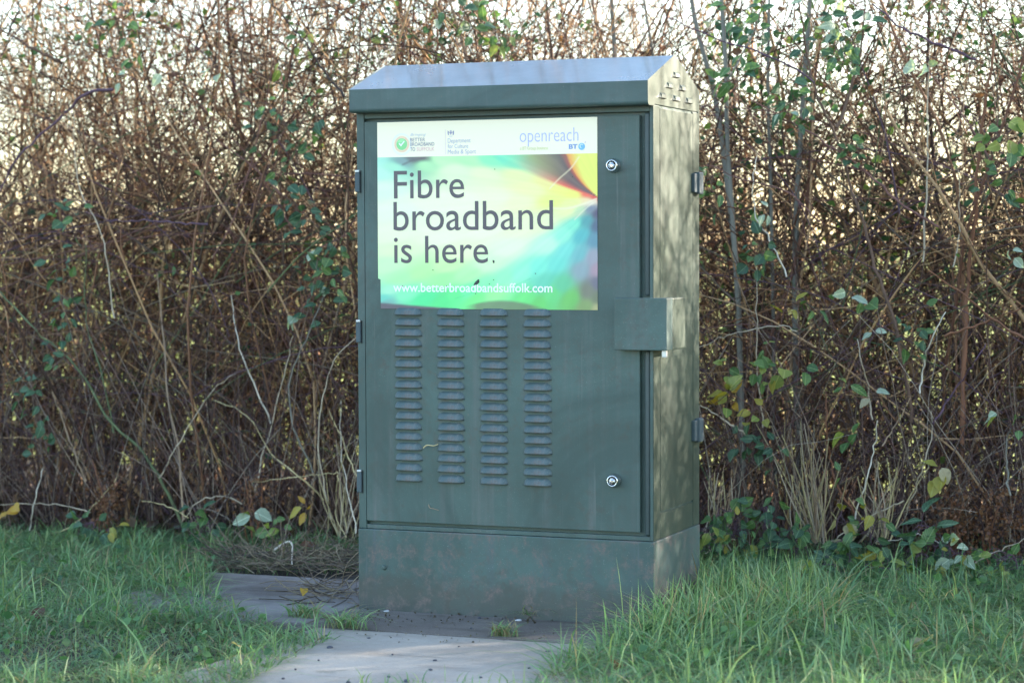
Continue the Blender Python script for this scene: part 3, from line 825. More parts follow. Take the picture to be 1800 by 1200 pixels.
tag(leaf_cloud('small_leaves', pos, rng.uniform(.016, .036, NL), cl, M_leafmass, hedge), kind='stuff')
# litter of dead leaves under the hedge
NL = 2200
x = rng.uniform(-2.6, 2.4, NL); pos = np.c_[x, hedge_y(x) + rng.uniform(-.10, .9, NL), rng.uniform(-.01, .05, NL)]
tag(leaf_cloud('leaf_litter', pos, rng.uniform(.025, .05, NL), np.array([[.07, .04, .028], [.11, .06, .04], [.05, .035, .03], [.16, .11, .06]])[rng.integers(0, 4, NL)], M_leafmass, hedge), kind='stuff')

# ------------------------------------------------------------------ single stems one can pick out of the hedge
PAL = {'pale': (.46, .38, .28), 'tan': (.34, .24, .16), 'straw': (.52, .43, .23), 'white': (.60, .54, .44), 'brown': (.14, .085, .06), 'rust': (.20, .09, .05), 'purple': (.11, .065, .09), 'green': (.12, .15, .075), 'dark': (.05, .038, .035), 'grey': (.19, .18, .15), 'redbrown': (.17, .085, .07)}
def cane(name, cat, pts, r_mm, colr, off, label, taper=.45, knobs=0):
    """a stem traced through the photograph's points, standing at its own distance in the hedge front"""
    n_ = max(8, 4 * len(pts))
    w = [at_hedge(px, py, off + .03 * math.sin(i * 1.7 + px)) for i, (px, py) in enumerate(pts)]
    P = smooth_path(w, n_)
    P += np.random.default_rng(int(pts[0][0]) + 7).normal(0, .0022, P.shape)
    o0 = P[-1].copy() if P[-1][2] < P[0][2] else P[0].copy()
    rad = r_mm / 1000.0 * np.linspace(taper, 1, n_)[None] * (1 + .12 * np.sin(np.arange(n_) * 2.1))[None]
    V, F = tubes((P - o0)[None], rad, 6)
    k = np.repeat(np.random.default_rng(int(pts[0][1]) + 3).uniform(.8, 1.2, n_), 6)[:, None]
    o = mesh_obj(name, np_mesh(name, V, F, M_bark, np.array(PAL[colr])[None] * k))
    o.location = o0
    return tag(o, label, cat)
CANES = [
 ('bramble_stem', 'stem', [(0, 512), (56, 572), (132, 640), (208, 756), (236, 778), (280, 838), (322, 925)], 5.5, 'green', .05, 'thick stem slanting down to the grass, green at its foot, left of the cabinet'),
 ('dead_stalk', 'stalk', [(276, 480), (286, 576), (296, 704), (316, 800), (322, 912)], 3.6, 'tan', .06, 'tall tan upright stalk ending beside the foot of the green slanting stem'),
 ('dead_stalk', 'stalk', [(406, 518), (412, 560), (418, 600), (444, 672), (476, 744)], 2.8, 'white', .10, 'bleached pale stalk with a broken pointed top, leaning left in the dark hedge'),
 ('dead_stalk', 'stalk', [(152, 430), (154, 580), (176, 648), (200, 760)], 3.0, 'green', .04, 'thin greenish shoot crossing the upper part of the thick slanting stem'),
 ('dead_stalk', 'stalk', [(516, 588), (492, 688), (472, 760), (448, 860)], 2.8, 'pale', .07, 'pale stalk under the two pale leaves, leaning right as it rises'),
 ('bramble_stem', 'stem', [(572, 512), (540, 592), (508, 676), (512, 736), (552, 830)], 3.2, 'grey', .09, 'kinked grey stem with one bend midway, between pale leaves and cabinet'),
 ('bramble_stem', 'stem', [(628, 592), (592, 628), (572, 680), (560, 784), (582, 912)], 2.8, 'pale', .12, 'pale stem arching over to touch the cabinet side at mid height'),
 ('straw_stalk', 'stalk', [(444, 847), (520, 838), (591, 831), (594, 836), (600, 880), (610, 935)], 2.0, 'straw', .14, 'dry straw snapped into a right angle beside the cabinet foot'),
 ('straw_stalk', 'stalk', [(576, 718), (606, 786), (634, 850)], 2.3, 'straw', .15, 'yellow straw sloping down to the cabinet edge'),
 ('straw_stalk', 'stalk', [(206, 838), (192, 856), (150, 905), (76, 946)], 2.2, 'straw', .12, 'long curved straw lying over the grass edge, far from the cabinet'),
 ('straw_stalk', 'stalk', [(248, 880), (290, 888), (332, 908)], 2.0, 'straw', .10, 'short yellow straw lying near the foot of the slanting green stem'),
 ('dead_stalk', 'stalk', [(74, 820), (64, 868), (52, 930)], 2.4, 'white', .11, 'short white dry stalk standing beside the golden leaf pair'),
 ('dead_stalk', 'stalk', [(0, 886), (50, 884), (100, 885), (160, 901)], 1.9, 'pale', .12, 'thin pale stalk lying level above the golden leaf pair'),
 ('dead_stalk', 'stalk', [(92, 688), (116, 756), (132, 800), (150, 846)], 3.4, 'tan', .09, 'tan stalk curving beside the lowest leaves of the trailing spray'),
 ('straw_stalk', 'stalk', [(376, 704), (432, 728), (480, 800), (524, 836), (570, 876)], 2.4, 'straw', .10, 'long bent straw running down from mid hedge to the cabinet foot'),
 ('dead_stalk', 'stalk', [(600, 702), (600, 800), (612, 860), (626, 935)], 2.2, 'white', .16, 'white stalk with a sharp tip standing close along the cabinet edge'),
 ('dead_stalk', 'stalk', [(414, 656), (400, 664), (352, 716), (318, 774), (280, 840)], 2.4, 'pale', .08, 'pale stalk leaning far right with a hooked tip, in mid hedge'),
 ('dead_stalk', 'stalk', [(320, 915), (352, 880), (392, 872), (426, 884)], 2.6, 'pale', .10, 'pale arching stem springing from the grass by the green stem'),
 ('bramble_stem', 'stem', [(0, 336), (24, 288), (72, 236), (120, 196), (152, 164), (200, 155)], 5.0, 'purple', .10, 'thick purple bramble arch rising to a reddish dead leaf'),
 ('bramble_stem', 'stem', [(132, 200), (130, 264), (148, 352), (172, 392), (190, 478), (200, 560)], 2.3, 'pale', .08, 'thin wavy pale stem hanging below the purple bramble arch'),
 ('branch', 'branch', [(428, 0), (426, 80), (423, 170)], 4.5, 'brown', -.15, 'straight dark upright branch at the top, between cabinet and pale leaf pair'),
 ('branch', 'branch', [(476, 0), (512, 48), (540, 80), (560, 112), (606, 170)], 4.0, 'dark', .05, 'dark branch sloping down to the upper corner of the cabinet lid'),
 ('bramble_stem', 'stem', [(150, 372), (180, 384), (260, 388), (310, 392), (366, 396)], 3.0, 'purple', .08, 'purplish twig running almost level across the hedge'),
 ('branch', 'branch', [(0, 50), (50, 80), (110, 110)], 6.0, 'brown', -.10, 'brown branch sloping down from the outer top corner of the hedge'),
 ('branch', 'branch', [(36, 0), (28, 32), (12, 62)], 4.5, 'dark', -.10, 'short dark branch meeting the brown sloping branch in the top corner'),
 ('branch', 'branch', [(1404, 0), (1416, 80), (1436, 168), (1468, 240), (1488, 304), (1516, 384), (1540, 470), (1571, 563), (1588, 647), (1604, 740)], 6.0, 'brown', .06, 'long brown branch curving down from the top past the pale round leaf'),
 ('branch', 'branch', [(1522, 0), (1512, 88), (1492, 172), (1474, 224)], 5.5, 'brown', -.05, 'dark brown branch leaning out beside the dark leaf clump'),
 ('bramble_stem', 'stem', [(1170, 30), (1260, 68), (1364, 104), (1432, 142)], 3.2, 'purple', .14, 'purple bramble stem running down past the cabinet lid peak'),
 ('branch', 'branch', [(1536, 8), (1596, 56), (1644, 76), (1716, 106)], 4.5, 'purple', .02, 'purplish branch sloping down in the upper outer hedge'),
 ('bramble_stem', 'stem', [(1240, 290), (1300, 312), (1392, 342), (1440, 392)], 2.8, 'redbrown', .12, 'reddish bramble stem beside the upper rear hinge of the cabinet'),
 ('dead_stalk', 'stalk', [(1331, 274), (1324, 322), (1328, 376), (1352, 420), (1384, 486)], 2.5, 'white', .14, 'bleached wavy stalk with a bare tip between cabinet and brown branch'),
 ('branch', 'branch', [(1320, 176), (1380, 210), (1436, 240), (1520, 300), (1576, 352), (1650, 400)], 4.2, 'redbrown', .09, 'long reddish branch sloping across in front of the long brown branch'),
 ('dead_stalk', 'stalk', [(1632, 110), (1631, 220), (1630, 320), (1622, 460)], 3.4, 'pale', .0, 'tall straight pale stalk between the long brown branch and the rusty trunk'),
 ('dead_stalk', 'stalk', [(1684, 300), (1687, 380), (1678, 470)], 2.6, 'pale', .05, 'shorter pale upright stalk just before the rusty trunk'),
 ('branch', 'branch', [(1752, 60), (1724, 240), (1716, 360), (1702, 480), (1696, 620), (1690, 780)], 8.0, 'rust', .0, 'rusty brown trunk-like stem standing in the outer hedge'),
 ('dead_stalk', 'stalk', [(1542, 742), (1535, 800), (1524, 842), (1508, 890), (1498, 935)], 3.0, 'white', .16, 'bright white curved stalk with a blunt top above the nettles'),
 ('bramble_stem', 'stem', [(1226, 612), (1270, 592), (1312, 582), (1392, 576), (1402, 582)], 2.0, 'pale', .16, 'thin pale stem arching out from the cabinet edge below the lock guard'),
 ('dead_stalk', 'stalk', [(1230, 711), (1254, 724), (1276, 740), (1322, 770)], 3.6, 'pale', .16, 'thick pale broken stalk sloping down from the lower rear hinge'),
 ('bramble_stem', 'stem', [(1452, 690), (1452, 760), (1460, 810), (1478, 866), (1504, 902)], 4.2, 'rust', .10, 'rusty stem bending down into the nettles'),
 ('bramble_stem', 'stem', [(1733, 604), (1716, 634), (1692, 667), (1664, 708), (1640, 744)], 3.4, 'purple', .12, 'purple bramble stem leaning past the rusty trunk, mid height'),
 ('branch', 'branch', [(1630, 474), (1692, 517), (1754, 567), (1812, 598)], 4.2, 'rust', .14, 'rusty branch sloping down to the outer edge above the purple stem'),
 ('branch', 'branch', [(1812, 532), (1770, 552), (1742, 563), (1700, 577), (1660, 590)], 3.6, 'rust', .12, 'rusty branch rising outward to cross the sloping rusty branch'),
 ('dead_stalk', 'stalk', [(1780, 752), (1769, 764), (1768, 790), (1775, 870)], 3.4, 'grey', .14, 'grey stalk with a hooked top in the lower outer hedge'),
 ('dead_stalk', 'stalk', [(1637, 720), (1638, 758), (1626, 810), (1596, 892)], 2.4, 'pale', .13, 'pale stalk leaning right behind the yellow leaf trio'),
 ('dead_stalk', 'stalk', [(1662, 548), (1634, 604), (1622, 650), (1616, 692)], 2.8, 'white', .12, 'whitish stalk between the long brown branch foot and the rusty trunk'),
 ('dead_stalk', 'stalk', [(1329, 470), (1331, 540), (1331, 640), (1340, 752)], 2.4, 'pale', .10, 'slender pale upright stalk beside the yellow leaves near the cabinet'),
 ('dead_stalk', 'stalk', [(1508, 594), (1514, 632), (1528, 690), (1532, 740)], 2.6, 'pale', .12, 'pale stalk just above the whitish torn leaf'),
 ('dead_stalk', 'stalk', [(1600, 698), (1580, 738), (1552, 784)], 2.4, 'tan', .14, 'tan stalk leaning out beside the whitish torn leaf'),
 ('bramble_stem', 'stem', [(1438, 966), (1470, 946), (1498, 928), (1540, 902), (1590, 880)], 2.2, 'pale', .18, 'pale runner rising over the nettles at the hedge foot'),
 ('bramble_stem', 'stem', [(1540, 952), (1590, 946), (1618, 940), (1634, 944), (1654, 956)], 2.0, 'white', .18, 'white arched runner above the lime green bramble leaves'),
 ('dead_stalk', 'stalk', [(1238, 974), (1262, 956), (1290, 947)], 2.2, 'pale', .22, 'short pale stick poking up from grass beside the cabinet plinth'),
 ('bramble_stem', 'stem', [(1812, 940), (1790, 952), (1752, 970), (1700, 995)], 2.2, 'pale', .22, 'pale stem sloping down into the grass at the outer corner'),
]
for a in CANES: cane(*a)

# ------------------------------------------------------------------ saplings with trunk and limbs
def sapling(pts, r_mm, colr, off, label, limbs):
    w = [at_hedge(px, py, off) for px, py in pts]
    w.append(np.array([w[-1][0] + .02, w[-1][1], -.03]))
    d = w[0] - w[1]; d /= np.linalg.norm(d)
    w = [w[0] + d * .85 + np.array([.05, .02, 0])] + w
    P = smooth_path(w, 26); o0 = P[-1].copy()
    root = tag(empty('sapling', o0), label, 'tree')
    rad = r_mm / 1000 * np.linspace(.55, 1.15, 26)[None] * (1 + .06 * np.sin(np.arange(26) * 1.3))[None]
    V, F = tubes((P - o0)[None], rad, 9)
    k = np.repeat(rng.uniform(.8, 1.2, 26), 9)[:, None]
    mesh_obj('trunk', np_mesh('trunk', V, F, M_bark, np.array(PAL[colr])[None] * k), root)
    for (i, s, ln_) in limbs:
        d0 = unit(np.array([[s * .6, rng.uniform(-.3, .3), .85]]))
        Q = grow((P[i] - o0)[None], d0, np.array([ln_]), 12, .07, .03)
        V, F = tubes(Q, r_mm / 1000 * .42 * np.linspace(1, .3, 12)[None], 6)
        mesh_obj('limb', np_mesh('limb', V, F, M_bark, np.tile(np.array(PAL[colr]) * rng.uniform(.8, 1.1), (len(V), 1))), root)
sapling([(1268, 0), (1276, 120), (1278, 240), (1286, 360), (1294, 476), (1300, 620)], 8.0, 'grey', -.14, 'slim grey sapling standing nearest beside the cabinet lid', [(4, 1, .8), (8, -1, .6), (11, 1, .5)])
sapling([(1424, 0), (1417, 100), (1411, 192), (1402, 320), (1398, 450)], 9.5, 'grey', -.32, 'straight grey-green sapling behind the dark leaf clump', [(4, -1, .8), (7, 1, .7)])
sapling([(1216, 0), (1226, 60), (1246, 120), (1262, 200), (1274, 290), (1290, 420)], 9.0, 'grey', -.25, 'grey sapling leaning away behind the cabinet lid peak', [(4, 1, .7), (6, -1, .5)])
sapling([(1352, 0), (1351, 70), (1350, 150), (1354, 300)], 6.0, 'grey', -.35, 'thin grey sapling between the two taller grey ones', [(4, -1, .7)])
sapling([(1075, 0), (1078, 50), (1082, 110), (1086, 260)], 9.0, 'grey', -.45, 'grey trunk rising behind the right end of the cabinet roof', [(4, 1, .7), (5, -1, .8)])
sapling([(1132, 0), (1140, 50), (1150, 110), (1160, 260)], 6.0, 'grey', -.55, 'thin slanting grey trunk close to the roof peak', [(4, -1, .7), (4, 1, .6)])
sapling([(1040, 0), (1052, 50), (1070, 110), (1090, 260)], 6.5, 'tan', -.6, 'tan leaning trunk rising behind the cabinet roof', [(4, -1, .7), (5, 1, .6)])
sapling([(790, 0), (808, 60), (822, 110), (840, 250)], 6.0, 'tan', -.3, 'tan trunk leaning out behind the middle of the roof', [(4, 1, .7), (5, -1, .6)])
sapling([(960, 0), (966, 60), (972, 110), (980, 250)], 5.0, 'brown', -.5, 'slim brown trunk behind the roof, amid green leaves', [(4, 1, .6), (4, -1, .7)])

# ------------------------------------------------------------------ leaf sprays and plants
LSH = {'oval': leaf_shape(.33, 0, 8), 'round': leaf_shape(.46, .06, 9), 'long': leaf_shape(.22, 0, 8), 'tooth': leaf_shape(.38, .14, 11)}
_lm = {}
LARG = {'oval': (.31, 0, 9), 'round': (.42, .06, 10), 'long': (.20, 0, 9), 'tooth': (.36, .15, 13)}
def leaf_me(shape, pal, k=0):
    if (shape, pal, k) not in _lm:
        a_, b_, c_ = LARG[shape]
        V, F = leaf_shape(a_ * (.88, 1.0, 1.1, .95)[k], b_, c_, (.10, .35, .02, .5)[k], (.35, .15, .55, .30)[k], (0, .12, -.10, .2)[k])
        _lm[(shape, pal, k)] = np_mesh('leaf', V, F, LEAF[pal])
    return _lm[(shape, pal, k)]
def put_leaf(root, o0, p_, size, shape, pal, face=None, rnd=random):
    o = mesh_obj('leaf', leaf_me(shape, pal, rnd.randrange(4)), root); size *= .88
    up = Vector((rnd.gauss(.1, .7), rnd.gauss(-.6, .5), rnd.gauss(.6, .5))).normalized()
    ax = Vector(face) if face else Vector((rnd.gauss(0, 1), rnd.gauss(-.2, .5), rnd.gauss(-.3, .6)))
    x = (ax - up * ax.dot(up)).normalized(); y = up.cross(x)
    o.matrix_local = Matrix.Translation(Vector(p_ - o0)) @ Matrix((x, y, up)).transposed().to_4x4() @ Matrix.Diagonal((size, size * rnd.uniform(.85, 1.15), size, 1))
    return o
def spray(name, cat, pts, n_, size, shape, pals, off, label, stem='brown', spread=14, group=None):
    rnd = random.Random(int(pts[0][0] * 3 + pts[0][1]))
    w = [at_hedge(px, py, off) for px, py in pts]
    P = smooth_path(w, max(6, 4 * len(pts))); o0 = P[-1].copy()
    root = tag(empty(name, o0), label, cat, group)
    sets = [(P - o0, np.linspace(.0012, .002, len(P)))]
    for i in range(n_):
        t = (i + .3 + .5 * rnd.random()) / n_ * (len(P) - 1); k = int(t)
        q = P[k] + (P[min(k + 1, len(P) - 1)] - P[k]) * (t - k)
        tg = P[min(k + 1, len(P) - 1)] - P[max(k - 1, 0)]; tg = tg / (np.linalg.norm(tg) + 1e-9)
        sd = np.cross(tg, np.array([.3, 1, .1])) * (1 if i % 2 else -1)
        outw = sd * rnd.uniform(.5, 1.1) - tg * rnd.uniform(-.2, .7) + np.array([rnd.gauss(0, .35), rnd.gauss(-.45, .35), rnd.gauss(-.05, .3)])
        outw /= np.linalg.norm(outw)
        ln_ = abs(rnd.gauss(spread, spread * .6)) * .0016 + .006
        e = q + outw * ln_ + np.array([0, 0, -.25 * ln_])
        sets.append((smooth_path(np.array([q, q + outw * ln_ * .6, e]) - o0, 5), np.linspace(.0010, .0007, 5)))
        put_leaf(root, o0, e, size * rnd.uniform(.6, 1.25), shape, rnd.choice(pals), (outw[0], outw[1], outw[2] - .35), rnd)
    Vs, Fs, of = [], [], 0
    for Q, rd in sets:
        V, F = tubes(Q[None], rd[None], 4); Vs.append(V); Fs.append(F + of); of += len(V)
    V = np.concatenate(Vs)
    mesh_obj('stem', np_mesh('stem', V, np.concatenate(Fs), M_bark, np.tile(np.array(PAL[stem]), (len(V), 1))), root)
    return root
SPR = [
 ([(112, 436), (124, 480), (118, 540), (108, 600), (120, 640)], 22, .034, 'oval', ['dark'] * 4 + ['mid'], .14, 'trailing spray of dark green leaves hanging in mid hedge', 14),
 ([(52, 650), (60, 690), (66, 720), (80, 760), (82, 800)], 18, .036, 'oval', ['dark'], .15, 'lower dark green leaf spray above the golden leaf pair', 14),
 ([(22, 690), (40, 695), (52, 705)], 5, .034, 'long', ['dark'], .15, 'star-like tuft of narrow dark leaves beside the lower leaf spray', 10),
 ([(470, 180), (490, 200), (500, 225), (478, 250)], 13, .038, 'oval', ['dark', 'dark', 'mid'], .10, 'dark leaf cluster level with the cabinet lid', 20),
 ([(560, 185), (530, 215), (520, 250), (524, 290)], 14, .036, 'oval', ['dark', 'mid'], .10, 'leaf spray just off the cabinet lid corner', 22),
 ([(495, 340), (520, 360), (545, 385), (560, 400)], 14, .042, 'oval', ['dark'], .14, 'cluster of broad dark leaves beside the poster', 18),
 ([(600, 395), (588, 430), (580, 470), (590, 510)], 16, .038, 'oval', ['dark', 'dark', 'mid'], .15, 'dark leaf spray close along the cabinet edge', 16),
 ([(540, 450), (556, 490), (560, 530), (590, 550)], 14, .038, 'oval', ['dark', 'dark', 'pale'], .13, 'leaf spray above the two pale leaves near the cabinet', 20),
 ([(108, 360), (124, 372), (140, 384)], 9, .036, 'oval', ['dark', 'dark', 'mid'], .12, 'small dark leaf cluster under the purple bramble arch', 16),
 ([(516, 556), (530, 566)], 4, .036, 'round', ['pale'], .15, 'two pale green leaves in the hedge, level with the top louvres', 8),
 ([(276, 108), (292, 112), (304, 124)], 4, .040, 'oval', ['pale'], .12, 'pale leaf pair in the upper hedge', 8),
 ([(372, 122), (382, 118)], 3, .036, 'oval', ['pale'], .12, 'pale leaves beside the upper pale leaf pair, nearer the cabinet', 8),
 ([(204, 130), (220, 136)], 4, .034, 'oval', ['pale', 'mid'], .12, 'pale leaves just above the purple bramble tip', 9),
 ([(116, 182), (124, 190)], 2, .038, 'long', ['dead'], .13, 'reddish dead leaf on the purple bramble arch', 5),
 ([(190, 20), (215, 40), (240, 60)], 14, .034, 'oval', ['dark', 'mid'], -.02, 'leafy shoot at the top edge above the pale leaves', 24),
 ([(520, 70), (540, 60), (500, 100)], 8, .034, 'oval', ['mid', 'lime'], -.02, 'sparse shoot of brighter leaves beside the dark sloping branch', 26),
 ([(824, 20), (850, 40), (872, 62)], 12, .042, 'oval', ['dark', 'mid'], .0, 'green leaf clump above the middle of the cabinet roof', 20),
 ([(775, 8), (755, 22)], 5, .040, 'oval', ['dark', 'pale'], .02, 'leaf tuft at the top edge above the roof', 12),
 ([(900, 75), (880, 60), (862, 90)], 7, .036, 'oval', ['mid', 'lime'], .0, 'bright small leaves just over the roof ridge', 14),
 ([(1300, 10), (1324, 40), (1336, 70)], 18, .040, 'oval', ['dark', 'dark', 'mid'], .04, 'dark leaf clump against the sky beside the nearest sapling', 26),
 ([(1440, 20), (1470, 50), (1500, 70), (1470, 110)], 26, .042, 'oval', ['dark', 'dark', 'pale'], .04, 'large dark leaf clump against the white sky', 30),
 ([(1380, 150), (1400, 185), (1386, 215)], 16, .038, 'oval', ['dark', 'mid'], .06, 'dark leaves in front of the straight sapling', 24),
 ([(1292, 120), (1310, 136)], 7, .048, 'oval', ['dark', 'mid'], .06, 'few broad leaves beside the cabinet lid peak', 14),
 ([(1612, 122), (1616, 132)], 2, .046, 'round', ['pale'], .10, 'single pale round leaf in the upper outer hedge', 4),
 ([(1380, 195), (1384, 200)], 2, .032, 'oval', ['pale'], .12, 'small whitish leaf in front of the dark leaves', 4),
 ([(1258, 300), (1250, 330), (1262, 350)], 7, .034, 'oval', ['mid', 'dark'], .08, 'green leaves beside the upper rear hinge', 12),
 ([(1350, 375), (1344, 378)], 3, .036, 'oval', ['pale'], .13, 'ragged pale leaf beside the bleached wavy stalk', 6),
 ([(1340, 420), (1330, 450), (1350, 440)], 9, .032, 'round', ['mid', 'dark'], .10, 'round green leaves below the bleached wavy stalk', 16),
 ([(1496, 250), (1510, 270), (1490, 280)], 10, .034, 'oval', ['dark', 'mid'], .04, 'dark leaves round the middle of the long brown branch', 14),
 ([(1766, 200), (1770, 250), (1740, 220)], 9, .040, 'round', ['mid', 'lime'], .06, 'green leaves at the outer edge beside the rusty trunk top', 24),
 ([(1790, 300), (1760, 330), (1750, 350)], 10, .038, 'oval', ['mid', 'dark'], .06, 'green leaves outside the rusty trunk at mid height', 20),
 ([(1776, 450), (1772, 440)], 3, .034, 'oval', ['pale'], .12, 'small pale leaf at the outer edge', 6),
 ([(1496, 512), (1490, 520)], 2, .050, 'tooth', ['pale'], .16, 'big pale round leaf before the long brown branch', 5),
 ([(1520, 524), (1524, 532)], 2, .042, 'round', ['mid'], .14, 'green leaf just beside the big pale round leaf', 5),
 ([(1534, 580), (1540, 584)], 2, .044, 'oval', ['pale'], .16, 'pale blue-green leaf below the big pale round leaf', 4),
 ([(1612, 560), (1600, 600), (1620, 580)], 9, .036, 'round', ['dark', 'mid'], .10, 'dark green leaves beside the whitish stalk', 14),
 ([(1400, 540), (1392, 534)], 4, .042, 'long', ['mid', 'yellow'], .14, 'narrow yellowish leaf pair under the reddish branch', 8),
 ([(1436, 540), (1440, 550)], 3, .040, 'long', ['mid'], .13, 'drooping green leaves beside the narrow yellowish pair', 6),
 ([(1350, 606), (1340, 610)], 3, .030, 'long', ['mid', 'lime'], .14, 'small lime leaves above the yellow leaf group', 6),
 ([(1284, 640), (1274, 646)], 4, .036, 'round', ['mid', 'lime'], .15, 'green leaf pair next to the cabinet below the arching stem', 8),
 ([(1326, 650), (1360, 652), (1380, 652)], 8, .038, 'round', ['yellow', 'lime', 'mid'], .15, 'row of round yellow-green leaves near the cabinet', 8),
 ([(1276, 684), (1288, 696), (1280, 706)], 7, .044, 'round', ['yellow', 'gold', 'lime'], .16, 'bright yellow leaf cluster nearest the cabinet', 8),
 ([(1330, 706), (1346, 718), (1310, 728)], 6, .036, 'round', ['yellow', 'lime'], .15, 'yellow-green leaves below the round leaf row', 9),
 ([(1414, 648), (1410, 652)], 2, .044, 'round', ['mid'], .15, 'single round green leaf in the mid hedge', 4),
 ([(1492, 670), (1490, 682)], 3, .050, 'long', ['lime', 'mid'], .16, 'drooping lime leaf beside the whitish torn leaf', 5),
 ([(1534, 690), (1540, 694)], 2, .054, 'tooth', ['tan', 'pale'], .18, 'whitish torn leaf hanging in the middle of the outer hedge', 3),
 ([(1494, 754), (1500, 780), (1490, 770)], 4, .046, 'round', ['mid', 'lime'], .16, 'two round green leaves one above the other', 5),
 ([(1644, 806), (1650, 826), (1666, 820)], 5, .046, 'round', ['tan', 'yellow'], .17, 'trio of dull yellow leaves low in the outer hedge', 8),
 ([(1752, 722), (1760, 728)], 3, .040, 'oval', ['pale', 'lime'], .15, 'pale leaf on the outer side of the rusty trunk', 5),
 ([(1794, 745), (1790, 750)], 3, .036, 'round', ['mid'], .14, 'green leaf at the outer edge above the hooked stalk', 5),
 ([(1480, 830), (1476, 834)], 2, .042, 'oval', ['mid'], .17, 'green leaf beside the rusty bending stem', 4),
 ([(1362, 870), (1364, 890)], 3, .058, 'oval', ['pale', 'mid'], .18, 'large pointed pale leaf above the nettles', 4),
 ([(1300, 770), (1340, 780), (1370, 790)], 16, .034, 'oval', ['dark'], .14, 'blue-green leaf spray under the thick broken stalk', 16),
 ([(20, 890), (36, 896)], 4, .046, 'oval', ['gold'], .18, 'golden leaf pair just above the grass', 7),
 ([(438, 896), (444, 906)], 3, .050, 'round', ['lime', 'pale'], .18, 'large pale lime leaf above the grass left of the cabinet', 4),
 ([(536, 888), (546, 896)], 4, .046, 'tooth', ['gold', 'yellow'], .18, 'curled golden leaf near the cabinet foot', 5),
]
for (pts, n_, sz, sh, pals, off, lab, sp) in SPR:
    spray('leaf_spray', 'leaves', pts, int(n_ * (1.5 if n_ > 6 else 1)), sz * 1.08, sh, pals, off + (.06 if off > .05 else .02), lab, spread=sp)
PLT = [
 ([(1266, 892), (1285, 905), (1292, 925)], 12, .040, 'round', ['mid', 'dark'], .20, 'bramble leaves at cabinet back corner, topmost of the low plants', 18),
 ([(1290, 925), (1300, 940), (1296, 960)], 14, .044, 'tooth', ['dark', 'mid', 'yellow'], .22, 'dark bramble with one yellow leaf beside the plinth', 18),
 ([(1240, 925), (1246, 950), (1250, 970)], 10, .040, 'round', ['mid', 'dark', 'lime'], .24, 'low green plant touching the cabinet plinth', 14),
 ([(1330, 900), (1345, 890), (1342, 930)], 8, .040, 'round', ['mid', 'dark'], .20, 'green leaves under the large pointed pale leaf', 14),
 ([(1392, 926), (1404, 936), (1410, 950)], 10, .052, 'tooth', ['dark', 'dark', 'mid'], .22, 'broad dark bramble leaves in front of the dry stalk sheaf', 16),
 ([(1350, 960), (1380, 965), (1420, 960)], 13, .048, 'tooth', ['dark', 'mid'], .24, 'dark low leaves along the grass edge, mid right', 22),
 ([(1480, 900), (1472, 915), (1470, 930)], 4, .052, 'tooth', ['tan', 'yellow'], .21, 'faded tan leaves beside the white curved stalk', 8),
 ([(1480, 945), (1484, 965), (1486, 985)], 12, .052, 'tooth', ['mid', 'mid', 'dark'], .25, 'upright bright green nettle at the grass edge', 14),
 ([(1516, 914), (1536, 920), (1530, 945)], 10, .042, 'tooth', ['mid', 'dark', 'yellow'], .21, 'nettle with yellow lower leaves right of the white curved stalk', 16),
 ([(1612, 922), (1636, 928), (1640, 945)], 6, .075, 'long', ['dark'], .22, 'broad dark dock leaves under the yellow trio', 14),
 ([(1600, 972), (1625, 974), (1640, 985)], 9, .050, 'tooth', ['lime', 'mid'], .25, 'lime green bramble leaves at the grass edge', 16),
 ([(1640, 960), (1664, 958), (1680, 975)], 11, .046, 'tooth', ['pale', 'mid', 'yellow'], .24, 'mixed pale and yellow bramble leaves below the dock', 16),
 ([(1690, 968), (1700, 980), (1694, 995)], 7, .050, 'tooth', ['mid', 'pale'], .25, 'green bramble leaves beside the rusty dead dock', 14),
 ([(1544, 962), (1548, 972), (1552, 990)], 4, .060, 'long', ['lime', 'yellow'], .26, 'bright lime drooping leaf among the nettles', 5),
 ([(1388, 998), (1396, 1006), (1400, 1020)], 4, .070, 'round', ['lime'], .40, 'large round yellow-green leaf standing in the grass', 6),
 ([(1440, 990), (1520, 995), (1580, 1000)], 18, .046, 'tooth', ['mid', 'dark'], .30, 'low mat of green leaves between nettle and grass', 22),
 ([(1750, 985), (1780, 975), (1790, 1000)], 10, .046, 'tooth', ['mid', 'dark', 'lime'], .28, 'green leaves in the outer bottom corner of the hedge', 20),
 ([(140, 925), (165, 918), (160, 940)], 8, .048, 'round', ['mid', 'dark'], .20, 'green leaves in the grass edge right of the golden pair', 14),
 ([(350, 905), (366, 915), (370, 935)], 8, .048, 'round', ['dark', 'mid'], .20, 'dark leaves in the grass beside the green slanting stem', 12),
 ([(470, 925), (500, 930), (505, 945)], 8, .042, 'round', ['mid', 'lime'], .20, 'small green leaves in the grass below the curled golden leaf', 16),
 ([(208, 935), (190, 930), (200, 945)], 5, .046, 'oval', ['mid', 'yellow'], .22, 'yellowing leaf in the grass edge, left half', 9),
]
for (pts, n_, sz, sh, pals, off, lab, sp) in PLT:
    spray('low_plant', 'plant', pts, int(n_ * 1.7), sz * .95, sh, pals, off + .06, lab, 'purple', sp * 1.3)

